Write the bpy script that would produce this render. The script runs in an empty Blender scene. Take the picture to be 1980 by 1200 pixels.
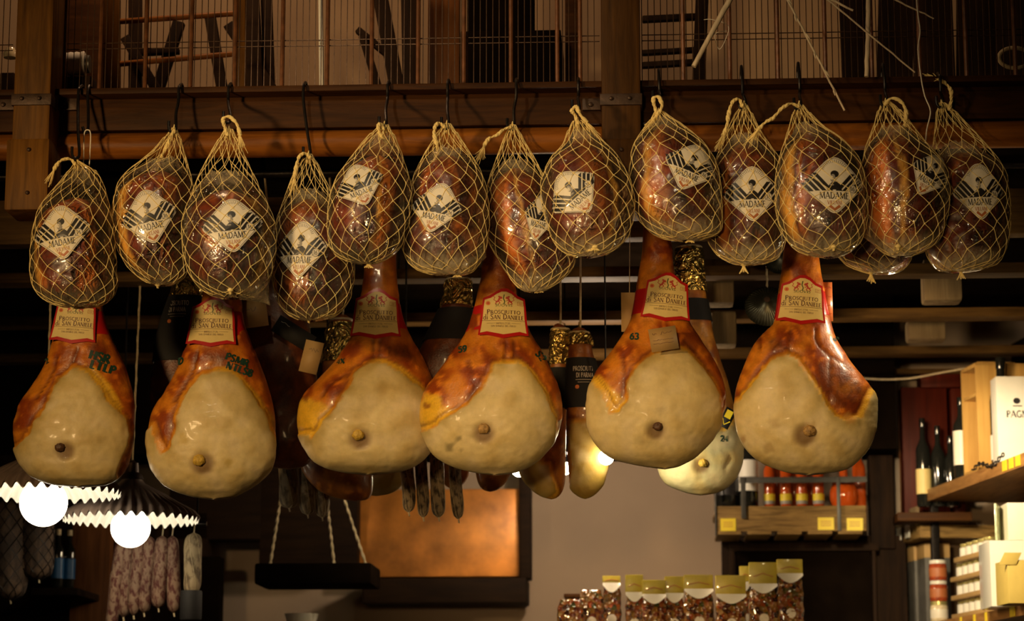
import bpy, math, random
import numpy as np
from mathutils import Vector, Matrix, noise
from mathutils.bvhtree import BVHTree

# ------------------------------------------------------------------ camera, light, exposure
S = bpy.context.scene
COL = S.collection
CAMY, CAMZ, FPX = -6.4, 1.6, 4675.0
PITCH = math.atan(875.0 / FPX)
cd = bpy.data.cameras.new('camera'); cam = bpy.data.objects.new('camera', cd); COL.objects.link(cam)
cam.location = (0, CAMY, CAMZ); cam.rotation_euler = (math.pi / 2 + PITCH, 0, 0)
cd.sensor_width = 36; cd.lens = FPX * 36 / 1980; cd.clip_start = 0.05; cd.clip_end = 60
cd.dof.use_dof = True; cd.dof.focus_distance = 6.70; cd.dof.aperture_fstop = 3.4
S.camera = cam
S.view_settings.view_transform = 'Standard'; S.view_settings.look = 'None'
S.view_settings.exposure = 0.0; S.view_settings.gamma = 1.0; S.view_settings.use_curve_mapping = False
S.cycles.transparent_max_bounces = 32
S.cycles.sample_clamp_indirect = 4.0
W = bpy.data.worlds.new('room_air'); S.world = W; W.use_nodes = True
W.node_tree.nodes['Background'].inputs[0].default_value = (1.0, 0.62, 0.30, 1)
W.node_tree.nodes['Background'].inputs[1].default_value = 0.004

def lamp(name, kind, loc, power, color, radius=0.1, aim=None, cone=60, blend=0.6):
    l = bpy.data.lights.new(name, kind); l.energy = power; l.color = color; l.shadow_soft_size = radius
    if kind == 'SPOT': l.spot_size = math.radians(cone); l.spot_blend = blend
    o = bpy.data.objects.new(name, l); COL.objects.link(o); o.location = loc
    if aim is not None:
        o.rotation_euler = (Vector(aim) - Vector(loc)).to_track_quat('-Z', 'Y').to_euler()
    return o
WARM = (1.0, 0.64, 0.28)
lamp('shop_spot_key', 'SPOT', (-2.3, -2.9, 3.0), 265, WARM, 0.13, (-0.45, 0.15, 2.75), 52, 0.9)
lamp('fill_spot', 'SPOT', (-0.35, -4.9, 2.35), 285, WARM, 0.14, (0.55, 0.2, 2.52), 29, 1.0)  # frontal fill light added for the leg row, no fixture behind it
lamp('glint_spot', 'SPOT', (-0.9, -2.2, 4.0), 52, (1.0, 0.76, 0.46), 0.05, (0.1, 0.0, 2.9), 60, 0.8)  # added light for glints and highlights on the upper part
lamp('upstairs_lamp', 'POINT', (-1.0, 0.42, 4.7), 26, (1.0, 0.60, 0.32), 0.12)
lamp('upstairs_lamp_far', 'POINT', (0.75, 0.45, 4.9), 6, (1.0, 0.56, 0.30), 0.12)
lamp('shelf_spot', 'SPOT', (1.0, 0.7, 2.75), 150, (1.0, 0.80, 0.50), 0.06, (1.78, 2.35, 2.26), 50, 0.6)
lamp('crate_fill', 'SPOT', (0.75, 0.6, 2.9), 60, (1.0, 0.70, 0.36), 0.06, (1.75, 2.3, 2.85), 40, 0.7)  # unseen spot added to brighten the crate and the red cabinet
lamp('rim_light', 'POINT', (1.10, 0.34, 2.90), 3.4, (1.0, 0.80, 0.50), 0.03)  # hidden point light added for the bright rim on the plastic wrap
lamp('leg_fill', 'SPOT', (0.335, 0.645, 2.505), 7.0, (1.0, 0.86, 0.52), 0.02, (0.60, 0.86, 2.52), 90, 0.8)  # hidden spot added to light up one leg in the back row
lamp('wall_fill', 'POINT', (0.30, 2.15, 2.72), 22, (1.0, 0.74, 0.50), 0.05)  # unseen extra light, added to lift the back wall

# ------------------------------------------------------------------ pixel to point
cp, sp_ = math.cos(PITCH), math.sin(PITCH)
AL = math.radians(3.0); ca, sa = math.cos(AL), math.sin(AL)
def ray(px, py):
    a, b = (px - 990) / FPX, (600 - py) / FPX
    return Vector((a, cp - b * sp_, sp_ + b * cp))
def P(px, py, y):
    r = ray(px, py); return Vector((0, CAMY, CAMZ)) + r * ((y - CAMY) / r.y)
def PB(px, py, v):                       # v: depth in the room's own frame
    r = ray(px, py); t = (v - CAMY * ca) / (r.x * sa + r.y * ca)
    return Vector((0, CAMY, CAMZ)) + r * t
def YR(px, py, v): return PB(px, py, v).y
def RW(u, v, z): return Vector((u * ca + v * sa, -u * sa + v * ca, z))
def toU(p): return p.x * ca - p.y * sa
def proj(p):
    d = p - Vector((0, CAMY, CAMZ)); f = d.y * cp + d.z * sp_
    return 990 + FPX * d.x / f, 600 - FPX * (-d.y * sp_ + d.z * cp) / f
def M1(y): return (y - CAMY) / cp / FPX * 0.985      # metres per pixel near depth y

# ------------------------------------------------------------------ materials
MATS = {}
class NT:
    def __init__(s, name):
        s.m = bpy.data.materials.new(name); s.m.use_nodes = True; s.t = s.m.node_tree; s.t.nodes.clear()
        s.out = s.t.nodes.new('ShaderNodeOutputMaterial'); MATS[name] = s.m
    def n(s, typ, ins=None, **kw):
        nd = s.t.nodes.new('ShaderNode' + typ)
        for k, v in kw.items(): setattr(nd, k, v)
        for k, v in (ins or {}).items():
            if isinstance(v, tuple) and len(v) == 2 and hasattr(v[0], 'outputs'): s.t.links.new(v[0].outputs[v[1]], nd.inputs[k])
            elif hasattr(v, 'outputs'): s.t.links.new(v.outputs[0], nd.inputs[k])
            else:
                if isinstance(v, (tuple, list)) and len(v) == 3 and nd.inputs[k].type == 'RGBA': v = tuple(v) + (1,)
                nd.inputs[k].default_value = v
        return nd
    def coord(s, scale=(1, 1, 1), kind='Object'):
        t = s.n('TexCoord'); return s.n('Mapping', {'Vector': (t, kind), 'Scale': scale})
    def noise(s, scale, detail=4, vec=None, rough=0.55, dist=0.0):
        return s.n('TexNoise', {'Vector': vec or s.coord(), 'Scale': scale, 'Detail': detail, 'Roughness': rough, 'Distortion': dist})
    def ramp(s, src, stops, out=0):
        r = s.n('ValToRGB', {'Fac': src if not hasattr(src, 'outputs') else (src, out)})
        e = r.color_ramp.elements
        while len(e) < len(stops): e.new(0.5)
        for i, (p, c) in enumerate(stops):
            e[i].position = p; e[i].color = (tuple(c) + (1,)) if not isinstance(c, (int, float)) else (c, c, c, 1)
        return r
    def bump(s, src, strength, dist=0.01, out=0):
        return s.n('Bump', {'Height': (src, out), 'Strength': strength, 'Distance': dist})
    def finish(s, sh, out=0): s.t.links.new(sh.outputs[out], s.out.inputs['Surface']); return s.m

def plain(name, c, rough=0.5, metal=0.0, var=0.18, scale=25, bump=0.15, coat=0.0, spec=0.5, emit=None, trans=0.0, stretch=(1, 1, 1)):
    t = NT(name); n = t.noise(scale, 4, t.coord(stretch))
    col = t.ramp(n, [(0.3, [x * (1 - var) for x in c]), (0.7, [min(1, x * (1 + var)) for x in c])])
    b = {'Base Color': col, 'Roughness': rough, 'Metallic': metal, 'Coat Weight': coat, 'Specular IOR Level': spec, 'Transmission Weight': trans}
    if bump: b['Normal'] = t.bump(n, bump, 0.004)
    if emit: b['Emission Color'] = emit[0]; b['Emission Strength'] = emit[1]
    return t.finish(t.n('BsdfPrincipled', b))

def wood(name, c1, c2, axis='x', rough=0.55, scale=1.0, bump=0.35, worn=None):
    t = NT(name)
    st = {'x': (2.2, 26, 26), 'z': (26, 26, 2.2), 'y': (26, 2.2, 26)}[axis]
    v = t.coord(tuple(q * scale for q in st))
    n = t.noise(1.6, 6, v, 0.62, 0.6); n2 = t.noise(2.5, 3)
    col = t.ramp(n, [(0.28, c1), (0.5, [(a + b) / 2 for a, b in zip(c1, c2)]), (0.74, c2)])
    mx = t.n('MixRGB', {'Fac': t.ramp(n2, [(0.35, 0.0), (0.75, 0.55)]), 'Color1': col, 'Color2': worn or [x * 0.5 for x in c1]})
    return t.finish(t.n('BsdfPrincipled', {'Base Color': mx, 'Roughness': rough, 'Specular IOR Level': 0.10, 'Normal': t.bump(n, bump, 0.004)}))

# cured ham, colour painted per vertex (rind, fat, meat) with fine mottling on top
def ham_mat(name, coat, rough, bump, speck=0.25, nscale=30):
    t = NT(name); a = t.n('VertexColor', layer_name='Col')
    n = t.noise(nscale, 6, None, 0.6, 0.3); n2 = t.noise(nscale * 5, 4)
    m = t.n('MixRGB', {'Fac': 1.0, 'Color1': a, 'Color2': t.ramp(n, [(0.3, 1 - speck), (0.5, 0.95), (0.72, 1.0)])}, blend_type='MULTIPLY')
    m2 = t.n('MixRGB', {'Fac': 1.0, 'Color1': m, 'Color2': t.ramp(n2, [(0.35, 1 - speck * 0.5), (0.6, 1.0)])}, blend_type='MULTIPLY')
    add = t.n('Math', {0: n, 1: n2}, operation='ADD')
    return t.finish(t.n('BsdfPrincipled', {'Base Color': m2, 'Roughness': rough, 'Coat Weight': coat, 'Coat Roughness': 0.12,
        'Subsurface Weight': 0.04, 'Subsurface Radius': (0.02, 0.008, 0.004), 'Normal': t.bump(add, bump, 0.006)}))
ham_mat('ham_skin', 0.25, 0.40, 0.20)
ham_mat('ham_fat', 0.05, 0.5, 0.15, 0.16, 12)
ham_mat('net_meat', 0.45, 0.40, 0.09, 0.30, 26)

def film(name, tint, milk, rough=0.1, scale=28):
    t = NT(name); a = t.n('VertexColor', layer_name='Col')
    v = t.coord((1, 1, 0.7)); n = t.noise(scale, 2.5, v, 0.55, 2.2)
    pm = t.ramp(t.noise(9, 2, v), [(0.42, 0.12), (0.62, 1.0)]); nh = t.n('Math', {0: n, 1: pm}, operation='MULTIPLY')
    bump = t.n('Bump', {'Height': nh, 'Strength': 1.0, 'Distance': 0.02})
    cre = t.ramp(n, [(0.40, 0.0), (0.5, 1.0), (0.56, 0.0)])
    lw = t.n('LayerWeight', {'Blend': 0.25})
    f1 = t.n('Math', {0: cre, 1: 0.05}, operation='MULTIPLY')
    f2 = t.n('Math', {0: (lw, 'Facing'), 1: 0.16}, operation='MULTIPLY')
    f3 = t.n('Math', {0: f1, 1: f2}, operation='ADD')
    sx = t.n('SeparateColor', {'Color': a})
    f4 = t.n('Math', {0: (sx, 0), 1: t.ramp(n, [(0.3, 0.25), (0.65, 1.0)])}, operation='MULTIPLY')
    f5 = t.n('Math', {0: f3, 1: f4}, operation='ADD'); f6 = t.n('Math', {0: f5, 1: milk}, operation='MULTIPLY', use_clamp=True)
    dif = t.n('BsdfDiffuse', {'Color': tint}); tl = t.n('BsdfTranslucent', {'Color': tint})
    md = t.n('MixShader', {0: 0.35, 1: dif, 2: tl})
    m1 = t.n('MixShader', {0: f6, 1: t.n('BsdfTransparent', {'Color': (1, 1, 1)}), 2: md})
    fr = t.n('Fresnel', {'IOR': 1.5, 'Normal': bump})
    gl = t.n('BsdfGlossy', {'Color': (1, 1, 1), 'Roughness': rough, 'Normal': bump})
    return t.finish(t.n('MixShader', {0: fr, 1: m1, 2: gl}))
film('film', (0.92, 0.80, 0.54), 0.8)

plain('iron', (0.022, 0.018, 0.016), 0.4, 0.7, 0.3, 60, 0.3)
plain('rust_iron', (0.055, 0.03, 0.018), 0.5, 0.5, 0.4, 30, 0.4)
plain('cage_bar', (0.16, 0.06, 0.022), 0.42, 0.15, 0.35, 40, 0.3)
plain('cage_wire', (0.10, 0.055, 0.03), 0.35, 0.6, 0.3, 80, 0.1)
wood('wood_beam', (0.026, 0.009, 0.002), (0.085, 0.031, 0.006), 'x')
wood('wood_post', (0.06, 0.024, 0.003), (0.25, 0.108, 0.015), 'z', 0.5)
wood('wood_post_shaded', (0.030, 0.012, 0.002), (0.105, 0.044, 0.008), 'z', 0.55)  # post timber again, with the middle post's shade put into its colour
wood('wood_molding', (0.13, 0.040, 0.006), (0.36, 0.125, 0.017), 'x', 0.4)
wood('wood_dark', (0.010, 0.005, 0.003), (0.032, 0.016, 0.007), 'x', 0.7)
wood('wood_darkz', (0.010, 0.005, 0.003), (0.036, 0.017, 0.007), 'z', 0.7)
wood('wood_joist', (0.05, 0.024, 0.006), (0.16, 0.085, 0.022), 'x', 0.6)
wood('wood_board', (0.10, 0.035, 0.012), (0.28, 0.11, 0.035), 'z', 0.4)
wood('wood_shelf', (0.09, 0.052, 0.016), (0.40, 0.25, 0.085), 'x', 0.55, 1.3, 0.6)
wood('wood_warm', (0.22, 0.10, 0.03), (0.52, 0.27, 0.09), 'y', 0.45)
wood('wood_pine', (0.50, 0.27, 0.07), (0.72, 0.44, 0.13), 'z', 0.5, 0.7)
wood('wood_red', (0.05, 0.006, 0.002), (0.11, 0.013, 0.004), 'z', 0.45)
wood('block_pale', (0.10, 0.065, 0.032), (0.30, 0.22, 0.12), 'z', 0.8, 0.6, 0.8)
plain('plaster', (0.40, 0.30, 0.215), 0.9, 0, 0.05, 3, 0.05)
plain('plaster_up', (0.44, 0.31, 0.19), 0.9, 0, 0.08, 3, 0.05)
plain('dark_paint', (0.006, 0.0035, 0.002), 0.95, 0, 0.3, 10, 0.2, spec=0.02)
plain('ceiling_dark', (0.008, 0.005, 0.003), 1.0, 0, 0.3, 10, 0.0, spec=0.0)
plain('floor_tile', (0.16, 0.11, 0.07), 0.5, 0, 0.2, 3, 0.1)
plain('string_net', (0.92, 0.70, 0.28), 0.75, 0, 0.15, 150, 0.4)
plain('string_white', (0.86, 0.80, 0.66), 0.75, 0, 0.1, 150, 0.3)
plain('rope', (0.50, 0.40, 0.24), 0.85, 0, 0.2, 120, 0.5)
plain('twig', (0.62, 0.50, 0.34), 0.7, 0, 0.22, 60, 0.5, stretch=(1, 1, 0.2))
plain('paper_cream', (0.80, 0.74, 0.60), 0.42, 0, 0.04, 30, 0.05, 0.3)
plain('ink_black', (0.018, 0.016, 0.016), 0.4, 0, 0.2, 30, 0)
plain('ink_grey', (0.30, 0.28, 0.25), 0.5, 0, 0.1, 30, 0)
plain('ink_rust', (0.42, 0.13, 0.04), 0.5, 0, 0.1, 30, 0)
plain('card_yellow', (0.80, 0.62, 0.24), 0.5, 0, 0.05, 30, 0.03)
plain('label_red', (0.50, 0.012, 0.012), 0.32, 0, 0.08, 30, 0.02, 0.3)
plain('ink_red', (0.52, 0.05, 0.03), 0.5, 0, 0.1, 30, 0)
plain('ink_brown', (0.13, 0.05, 0.03), 0.5, 0, 0.1, 30, 0)
plain('ink_olive', (0.10, 0.12, 0.03), 0.5, 0, 0.1, 30, 0)
plain('ink_orange', (0.70, 0.20, 0.04), 0.5, 0, 0.1, 30, 0)
plain('ink_stamp', (0.006, 0.045, 0.028), 0.6, 0, 0.3, 90, 0)
plain('ink_white', (0.62, 0.56, 0.46), 0.6, 0, 0.1, 90, 0)
plain('tan_card', (0.46, 0.29, 0.11), 0.6, 0, 0.08, 20, 0.05)
plain('orange_card', (0.62, 0.17, 0.05), 0.35, 0, 0.25, 20, 0.2, 0.4)
plain('sleeve_black', (0.008, 0.007, 0.007), 0.75, 0, 0.2, 20, 0.1)
plain('bone', (0.42, 0.25, 0.08), 0.6, 0, 0.45, 90, 1.0)
plain('bone_dark', (0.10, 0.045, 0.022), 0.5, 0, 0.5, 90, 1.0)
plain('bone_yellow', (0.62, 0.40, 0.06), 0.55, 0, 0.3, 90, 1.0)
t = NT('gold_foil'); n = t.noise(24, 2, None, 0.6, 1.5)
t.finish(t.n('BsdfPrincipled', {'Base Color': (0.70, 0.50, 0.14), 'Metallic': 0.95, 'Roughness': 0.25, 'Normal': t.bump(n, 1.0, 0.03)}))
def salami(name, c1, c2, sc):
    t = NT(name); n = t.noise(sc, 5, t.coord((1, 1, 0.6)), 0.6, 0.4)
    t.finish(t.n('BsdfPrincipled', {'Base Color': t.ramp(n, [(0.42, c1), (0.56, c2)]), 'Roughness': 0.8, 'Normal': t.bump(n, 0.6, 0.008)}))
salami('salami_red', (0.07, 0.012, 0.008), (0.21, 0.13, 0.085), 60)
salami('salami_grey', (0.11, 0.075, 0.04), (0.34, 0.26, 0.15), 40)
salami('salami_dark', (0.06, 0.042, 0.025), (0.34, 0.26, 0.15), 60)
salami('culatello', (0.03, 0.017, 0.010), (0.09, 0.052, 0.028), 12)
plain('shade_enamel', (0.22, 0.16, 0.13), 0.35, 0, 0.1, 20, 0.05, 0.3)
plain('shade_inside', (0.85, 0.82, 0.76), 0.4, 0, 0.03, 20, 0)
plain('shade_steel', (0.05, 0.048, 0.032), 0.35, 0.8, 0.2, 20, 0.05)
def glow(name, c, s):
    t = NT(name); return t.finish(t.n('Emission', {'Color': c, 'Strength': s}))
glow('globe_glow', (1.0, 0.86, 0.62), 15.0)
glow('bulb_soft', (1.0, 0.84, 0.52), 30.0)
glow('bulb_glow', (1.0, 0.84, 0.52), 140.0)
plain('copper', (0.52, 0.20, 0.035), 0.36, 0.35, 0.55, 6, 0.15)
plain('bottle_dark', (0.012, 0.012, 0.010), 0.08, 0, 0.1, 20, 0, 0.5)
plain('bottle_amber', (0.50, 0.075, 0.008), 0.08, 0, 0.2, 20, 0, 0.5)
plain('cap_pale', (0.66, 0.52, 0.30), 0.4, 0.1)
plain('paper_white', (0.82, 0.79, 0.70), 0.5, 0, 0.03, 20, 0.02)
plain('paper_yellow', (0.78, 0.60, 0.03), 0.5, 0, 0.03, 20, 0.02)
plain('header_yellow', (0.48, 0.38, 0.04), 0.35, 0, 0.15, 20, 0.1, 0.4)
plain('steel_grey', (0.07, 0.065, 0.055), 0.45, 0.5)
plain('blue_label', (0.02, 0.12, 0.30), 0.4)
plain('white_gloss', (0.74, 0.71, 0.62), 0.25, 0, 0.03, 20, 0, 0.4)
plain('jar_red', (0.34, 0.06, 0.02), 0.12, 0, 0.35, 60, 0.05, 0.6)
plain('jar_pale', (0.72, 0.60, 0.38), 0.12, 0, 0.2, 60, 0.05, 0.6)
plain('lid_gold', (0.60, 0.52, 0.20), 0.25, 0.6)
plain('carton', (0.46, 0.34, 0.08), 0.6, 0, 0.05)
plain('packet_green', (0.46, 0.52, 0.30), 0.4, 0, 0.7, 40, 0.1, 0.3)
plain('packet_grey', (0.10, 0.095, 0.085), 0.5)
t = NT('pasta_mix'); v = t.n('TexVoronoi', {'Vector': t.coord(), 'Scale': 75.0})
sx = t.n('SeparateColor', {'Color': (v, 'Color')})
rp = t.ramp(sx, [(0.0, (0.015, 0.006, 0.003)), (0.25, (0.14, 0.025, 0.008)), (0.45, (0.22, 0.10, 0.015)), (0.65, (0.04, 0.045, 0.01)), (0.85, (0.26, 0.05, 0.01)), (1.0, (0.28, 0.19, 0.06))])
t.finish(t.n('BsdfPrincipled', {'Base Color': rp, 'Roughness': 0.2, 'Coat Weight': 0.9, 'Coat Roughness': 0.06, 'Normal': t.bump(v, 0.7, 0.01)}))
def MT(*names): return [MATS[n] for n in names]

# ------------------------------------------------------------------ mesh collecting
class MB:
    def __init__(s): s.v, s.f, s.m, s.c = [], [], [], None
    def add(s, vs, fs, mi=0):
        o = len(s.v); s.v += [tuple(v) for v in vs]
        for f in fs: s.f.append(tuple(i + o for i in f)); s.m.append(mi)
    def tube(s, pts, r, n=8, mi=0, caps=True, closed=False):
        pts = [Vector(p) for p in pts]; k = len(pts)
        rs = r if isinstance(r, (list, tuple)) else [r] * k
        vs = []; up = None
        for i, p in enumerate(pts):
            if closed: d = pts[(i + 1) % k] - pts[i - 1]
            else: d = pts[min(i + 1, k - 1)] - pts[max(i - 1, 0)]
            if d.length < 1e-9: d = Vector((0, 0, 1))
            d.normalize()
            if up is None:
                up = Vector((0, 1, 0)) if abs(d.y) < 0.9 else Vector((1, 0, 0))
            up = up - d * up.dot(d)
            if up.length < 1e-6: up = d.orthogonal()
            up.normalize(); sd = d.cross(up)
            for j in range(n):
                a = 2 * math.pi * j / n
                vs.append(p + (up * math.cos(a) + sd * math.sin(a)) * rs[i])
        fs = []
        for i in range(k if closed else k - 1):
            i2 = (i + 1) % k
            for j in range(n):
                j2 = (j + 1) % n; fs.append((i * n + j, i * n + j2, i2 * n + j2, i2 * n + j))
        if caps and not closed: fs += [tuple(range(n))[::-1], tuple((k - 1) * n + j for j in range(n))]
        s.add(vs, fs, mi); return s
    def box8(s, c, ex, ey, ez, mi=0, bev=0.0):      # centre and three half-vectors
        c = Vector(c); ex, ey, ez = Vector(ex), Vector(ey), Vector(ez)
        if bev <= 0:
            vs = [c + ex * i + ey * j + ez * k for i in (-1, 1) for j in (-1, 1) for k in (-1, 1)]
            s.add(vs, [(0, 1, 3, 2), (4, 6, 7, 5), (0, 4, 5, 1), (2, 3, 7, 6), (0, 2, 6, 4), (1, 5, 7, 3)], mi); return s
        import bmesh
        bm = bmesh.new(); bmesh.ops.create_cube(bm, size=2)
        lx, ly, lz = ex.length, ey.length, ez.length
        for v in bm.verts: v.co = Vector((v.co.x * lx, v.co.y * ly, v.co.z * lz))
        bmesh.ops.bevel(bm, geom=bm.edges[:], offset=min(bev, lx * .45, ly * .45, lz * .45), segments=2, affect='EDGES', profile=0.6)
        bm.verts.ensure_lookup_table()
        ux, uy, uz = ex.normalized(), ey.normalized(), ez.normalized()
        s.add([c + ux * v.co.x + uy * v.co.y + uz * v.co.z for v in bm.verts], [tuple(v.index for v in f.verts) for f in bm.faces], mi)
        bm.free(); return s
    def rb(s, px0, py0, px1, py1, v, dep, mi=0, bev=0.004):   # box in the room frame; its front face spans the given region
        a, b = PB(px0, py0, v), PB(px1, py1, v)
        return s.ruv(toU(a), toU(b), v, v + dep, min(a.z, b.z), max(a.z, b.z), mi, bev)
    def ruv(s, u0, u1, v0, v1, z0, z1, mi=0, bev=0.004):
        return s.box8(RW((u0 + u1) / 2, (v0 + v1) / 2, (z0 + z1) / 2), RW(abs(u1 - u0) / 2, 0, 0), RW(0, (v1 - v0) / 2, 0), (0, 0, (z1 - z0) / 2), mi, bev)
    def lathe(s, c, prof, n=24, mi=0, axis=None, wob=None):
        c = Vector(c); q = Vector((0, 0, 1)).rotation_difference(Vector(axis)) if axis is not None else None
        vs = []
        for i, (r, z) in enumerate(prof):
            for j in range(n):
                a = 2 * math.pi * j / n; rr = r; zz = z
                if wob: rr, zz = wob(i, a, r, z)
                p = Vector((rr * math.cos(a), rr * math.sin(a), zz))
                if q: p = q @ p
                vs.append(c + p)
        fs = [(i * n + j, i * n + (j + 1) % n, (i + 1) * n + (j + 1) % n, (i + 1) * n + j) for i in range(len(prof) - 1) for j in range(n)]
        fs += [tuple(range(n))[::-1], tuple((len(prof) - 1) * n + j for j in range(n))] if not wob else []
        s.add(vs, fs, mi); return s
    def build(s, name, mats, parent=None, smooth=True, kind=None, cols=None, normals=None, auto=True):
        me = bpy.data.meshes.new(name)
        V = np.array(s.v, dtype=float)
        org = (parent_world(parent) if parent else np.array([V[:, 0].mean(), V[:, 1].mean(), V[:, 2].min()]))
        me.from_pydata((V - org).tolist(), [], s.f)
        for m in mats: me.materials.append(m)
        me.polygons.foreach_set('material_index', s.m)
        if smooth:
            me.polygons.foreach_set('use_smooth', [True] * len(s.f))
            if auto: me.set_sharp_from_angle(angle=math.radians(42))
        if cols is not None:
            at = me.color_attributes.new('Col', 'FLOAT_COLOR', 'POINT'); at.data.foreach_set('color', np.asarray(cols, dtype=np.float32).ravel())
        me.update()
        if normals is not None: me.normals_split_custom_set_from_vertices(normals)
        o = bpy.data.objects.new(name, me); COL.objects.link(o)
        if parent: o.parent = parent
        else: o.location = org
        if kind: o['kind'] = kind
        return o
def parent_world(p):
    q = Vector((0, 0, 0))
    while p is not None: q = q + Vector(p.location); p = p.parent
    return np.array(q)
def thing(name, label, cat, loc, group=None):
    o = bpy.data.objects.new(name, None); COL.objects.link(o); o.location = loc; o.empty_display_size = 0.05
    o['label'] = label; o['category'] = cat
    if group: o['group'] = group
    return o
def tag(o, label, cat, group=None, kind=None):
    o['label'] = label; o['category'] = cat
    if group: o['group'] = group
    if kind: o['kind'] = kind
    return o
rnd = random.Random(7)
def nz(x, y, z=0.0, sc=1.0): return noise.noise(Vector((x * sc, y * sc, z * sc)))
def catmull(pts, closed=True, k=8):
    n = len(pts); out = []
    for i in range(n if closed else n - 1):
        p = [np.array(pts[(i + d) % n] if closed else pts[min(max(i + d, 0), n - 1)], float) for d in (-1, 0, 1, 2)]
        for j in range(k):
            t = j / k
            out.append(0.5 * ((2 * p[1]) + (-p[0] + p[2]) * t + (2 * p[0] - 5 * p[1] + 4 * p[2] - p[3]) * t * t + (-p[0] + 3 * p[1] - 3 * p[2] + p[3]) * t ** 3))
    if not closed: out.append(np.array(pts[-1], float))
    return np.array(out)

# ------------------------------------------------------------------ lettering: a small serif alphabet made of strokes
def arc(cx, cy, rx, ry, a0, a1, n=8):
    return [(cx + rx * math.cos(math.radians(a0 + (a1 - a0) * i / n)), cy + ry * math.sin(math.radians(a0 + (a1 - a0) * i / n))) for i in range(n + 1)]
T_, t_ = 0.17, 0.08
STEM = lambda x: ([(x, 0), (x, 1)], T_)
G = {
 'A': (0.86, [([(0.04, 0), (0.42, 1)], t_), ([(0.40, 1), (0.82, 0)], T_), ([(0.17, 0.34), (0.66, 0.34)], t_)]),
 'B': (0.66, [STEM(.14), (arc(.2, .76, .32, .24, 90, -90), .11), (arc(.2, .26, .38, .26, 90, -90), .13)]),
 'C': (0.80, [(arc(.46, .5, .38, .48, 50, 310, 12), .14)]),
 'D': (0.84, [STEM(.14), (arc(.28, .5, .48, .48, 90, -90, 10), .14), ([(.14, .97), (.3, .97)], t_), ([(.14, .03), (.3, .03)], t_)]),
 'E': (0.66, [STEM(.14), ([(.14, .96), (.58, .96)], t_), ([(.14, .52), (.48, .52)], t_), ([(.14, .04), (.6, .04)], t_)]),
 'F': (0.62, [STEM(.14), ([(.14, .96), (.58, .96)], t_), ([(.14, .52), (.48, .52)], t_)]),
 'G': (0.84, [(arc(.46, .5, .38, .48, 50, 330, 12), .14), ([(.76, .05), (.76, .42)], .12), ([(.55, .42), (.84, .42)], t_)]),
 'H': (0.86, [STEM(.14), STEM(.72), ([(.14, .52), (.72, .52)], t_)]),
 'X': (0.80, [([(.06, 1), (.72, 0)], T_), ([(.72, 1), (.06, 0)], t_)]),
 '7': (0.62, [([(.05, .95), (.56, .95)], t_), ([(.54, .95), (.22, 0)], .13)]),
 'I': (0.32, [STEM(.16)]),
 'L': (0.62, [STEM(.14), ([(.14, .04), (.58, .04)], t_)]),
 'M': (1.04, [([(.1, 0), (.16, 1)], t_), ([(.16, 1), (.52, .08)], T_), ([(.52, .08), (.88, 1)], t_), ([(.88, 1), (.94, 0)], T_)]),
 'N': (0.88, [([(.12, 0), (.12, 1)], t_), ([(.12, 1), (.76, 0)], T_), ([(.76, 0), (.76, 1)], t_)]),
 'O': (0.92, [(arc(.46, .5, .38, .48, 0, 360, 16), .13)]),
 'P': (0.66, [STEM(.14), (arc(.24, .74, .34, .25, 90, -90), .12)]),
 'R': (0.78, [STEM(.14), (arc(.24, .74, .34, .25, 90, -90), .12), ([(.36, .48), (.74, 0)], T_)]),
 'S': (0.60, [([(.52, .84), (.40, .97), (.22, .97), (.09, .84), (.11, .66), (.30, .53), (.48, .40), (.52, .18), (.38, .03), (.2, .03), (.07, .18)], .13)]),
 'T': (0.76, [([(.38, 0), (.38, 1)], T_), ([(.03, .96), (.73, .96)], t_)]),
 'U': (0.86, [([(.15, 1), (.15, .3)], T_), (arc(.43, .3, .28, .27, 180, 360), .1), ([(.71, .3), (.71, 1)], t_)]),
 'V': (0.84, [([(.05, 1), (.42, 0)], T_), ([(.42, 0), (.78, 1)], t_)]),
 'd': (0.64, [(arc(.28, .28, .22, .27, 0, 360, 12), .11), ([(.5, 0), (.5, 1)], .12)]),
 'i': (0.28, [([(.14, 0), (.14, .6)], .13), ([(.14, .78), (.14, .93)], .14)]),
 '0': (0.66, [(arc(.33, .5, .26, .47, 0, 360, 14), .13)]),
 '1': (0.40, [([(.22, 0), (.22, 1)], T_), ([(.05, .82), (.22, 1)], t_)]),
 '2': (0.64, [(arc(.32, .72, .25, .26, 170, -30, 8) + [(.08, .04), (.58, .04)], .13)]),
 '3': (0.62, [(arc(.28, .74, .24, .24, 150, -90, 8), .13), (arc(.28, .26, .27, .25, 90, -150, 8), .13)]),
 '4': (0.66, [([(.48, 0), (.48, 1), (.06, .3), (.62, .3)], .12)]),
 '5': (0.62, [([(.54, .96), (.16, .96), (.13, .58)], .12), (arc(.28, .32, .27, .29, 120, -150, 9), .13)]),
 '6': (0.62, [(arc(.31, .3, .24, .28, 0, 360, 12), .13), ([(.5, .97), (.2, .78), (.07, .4)], .12)]),
 '9': (0.62, [(arc(.31, .7, .24, .28, 0, 360, 12), .13), ([(.12, .03), (.42, .22), (.55, .6)], .12)]),
 ' ': (0.42, []), '.': (0.24, [([(.1, 0), (.1, .12)], .12)]),
}
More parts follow.
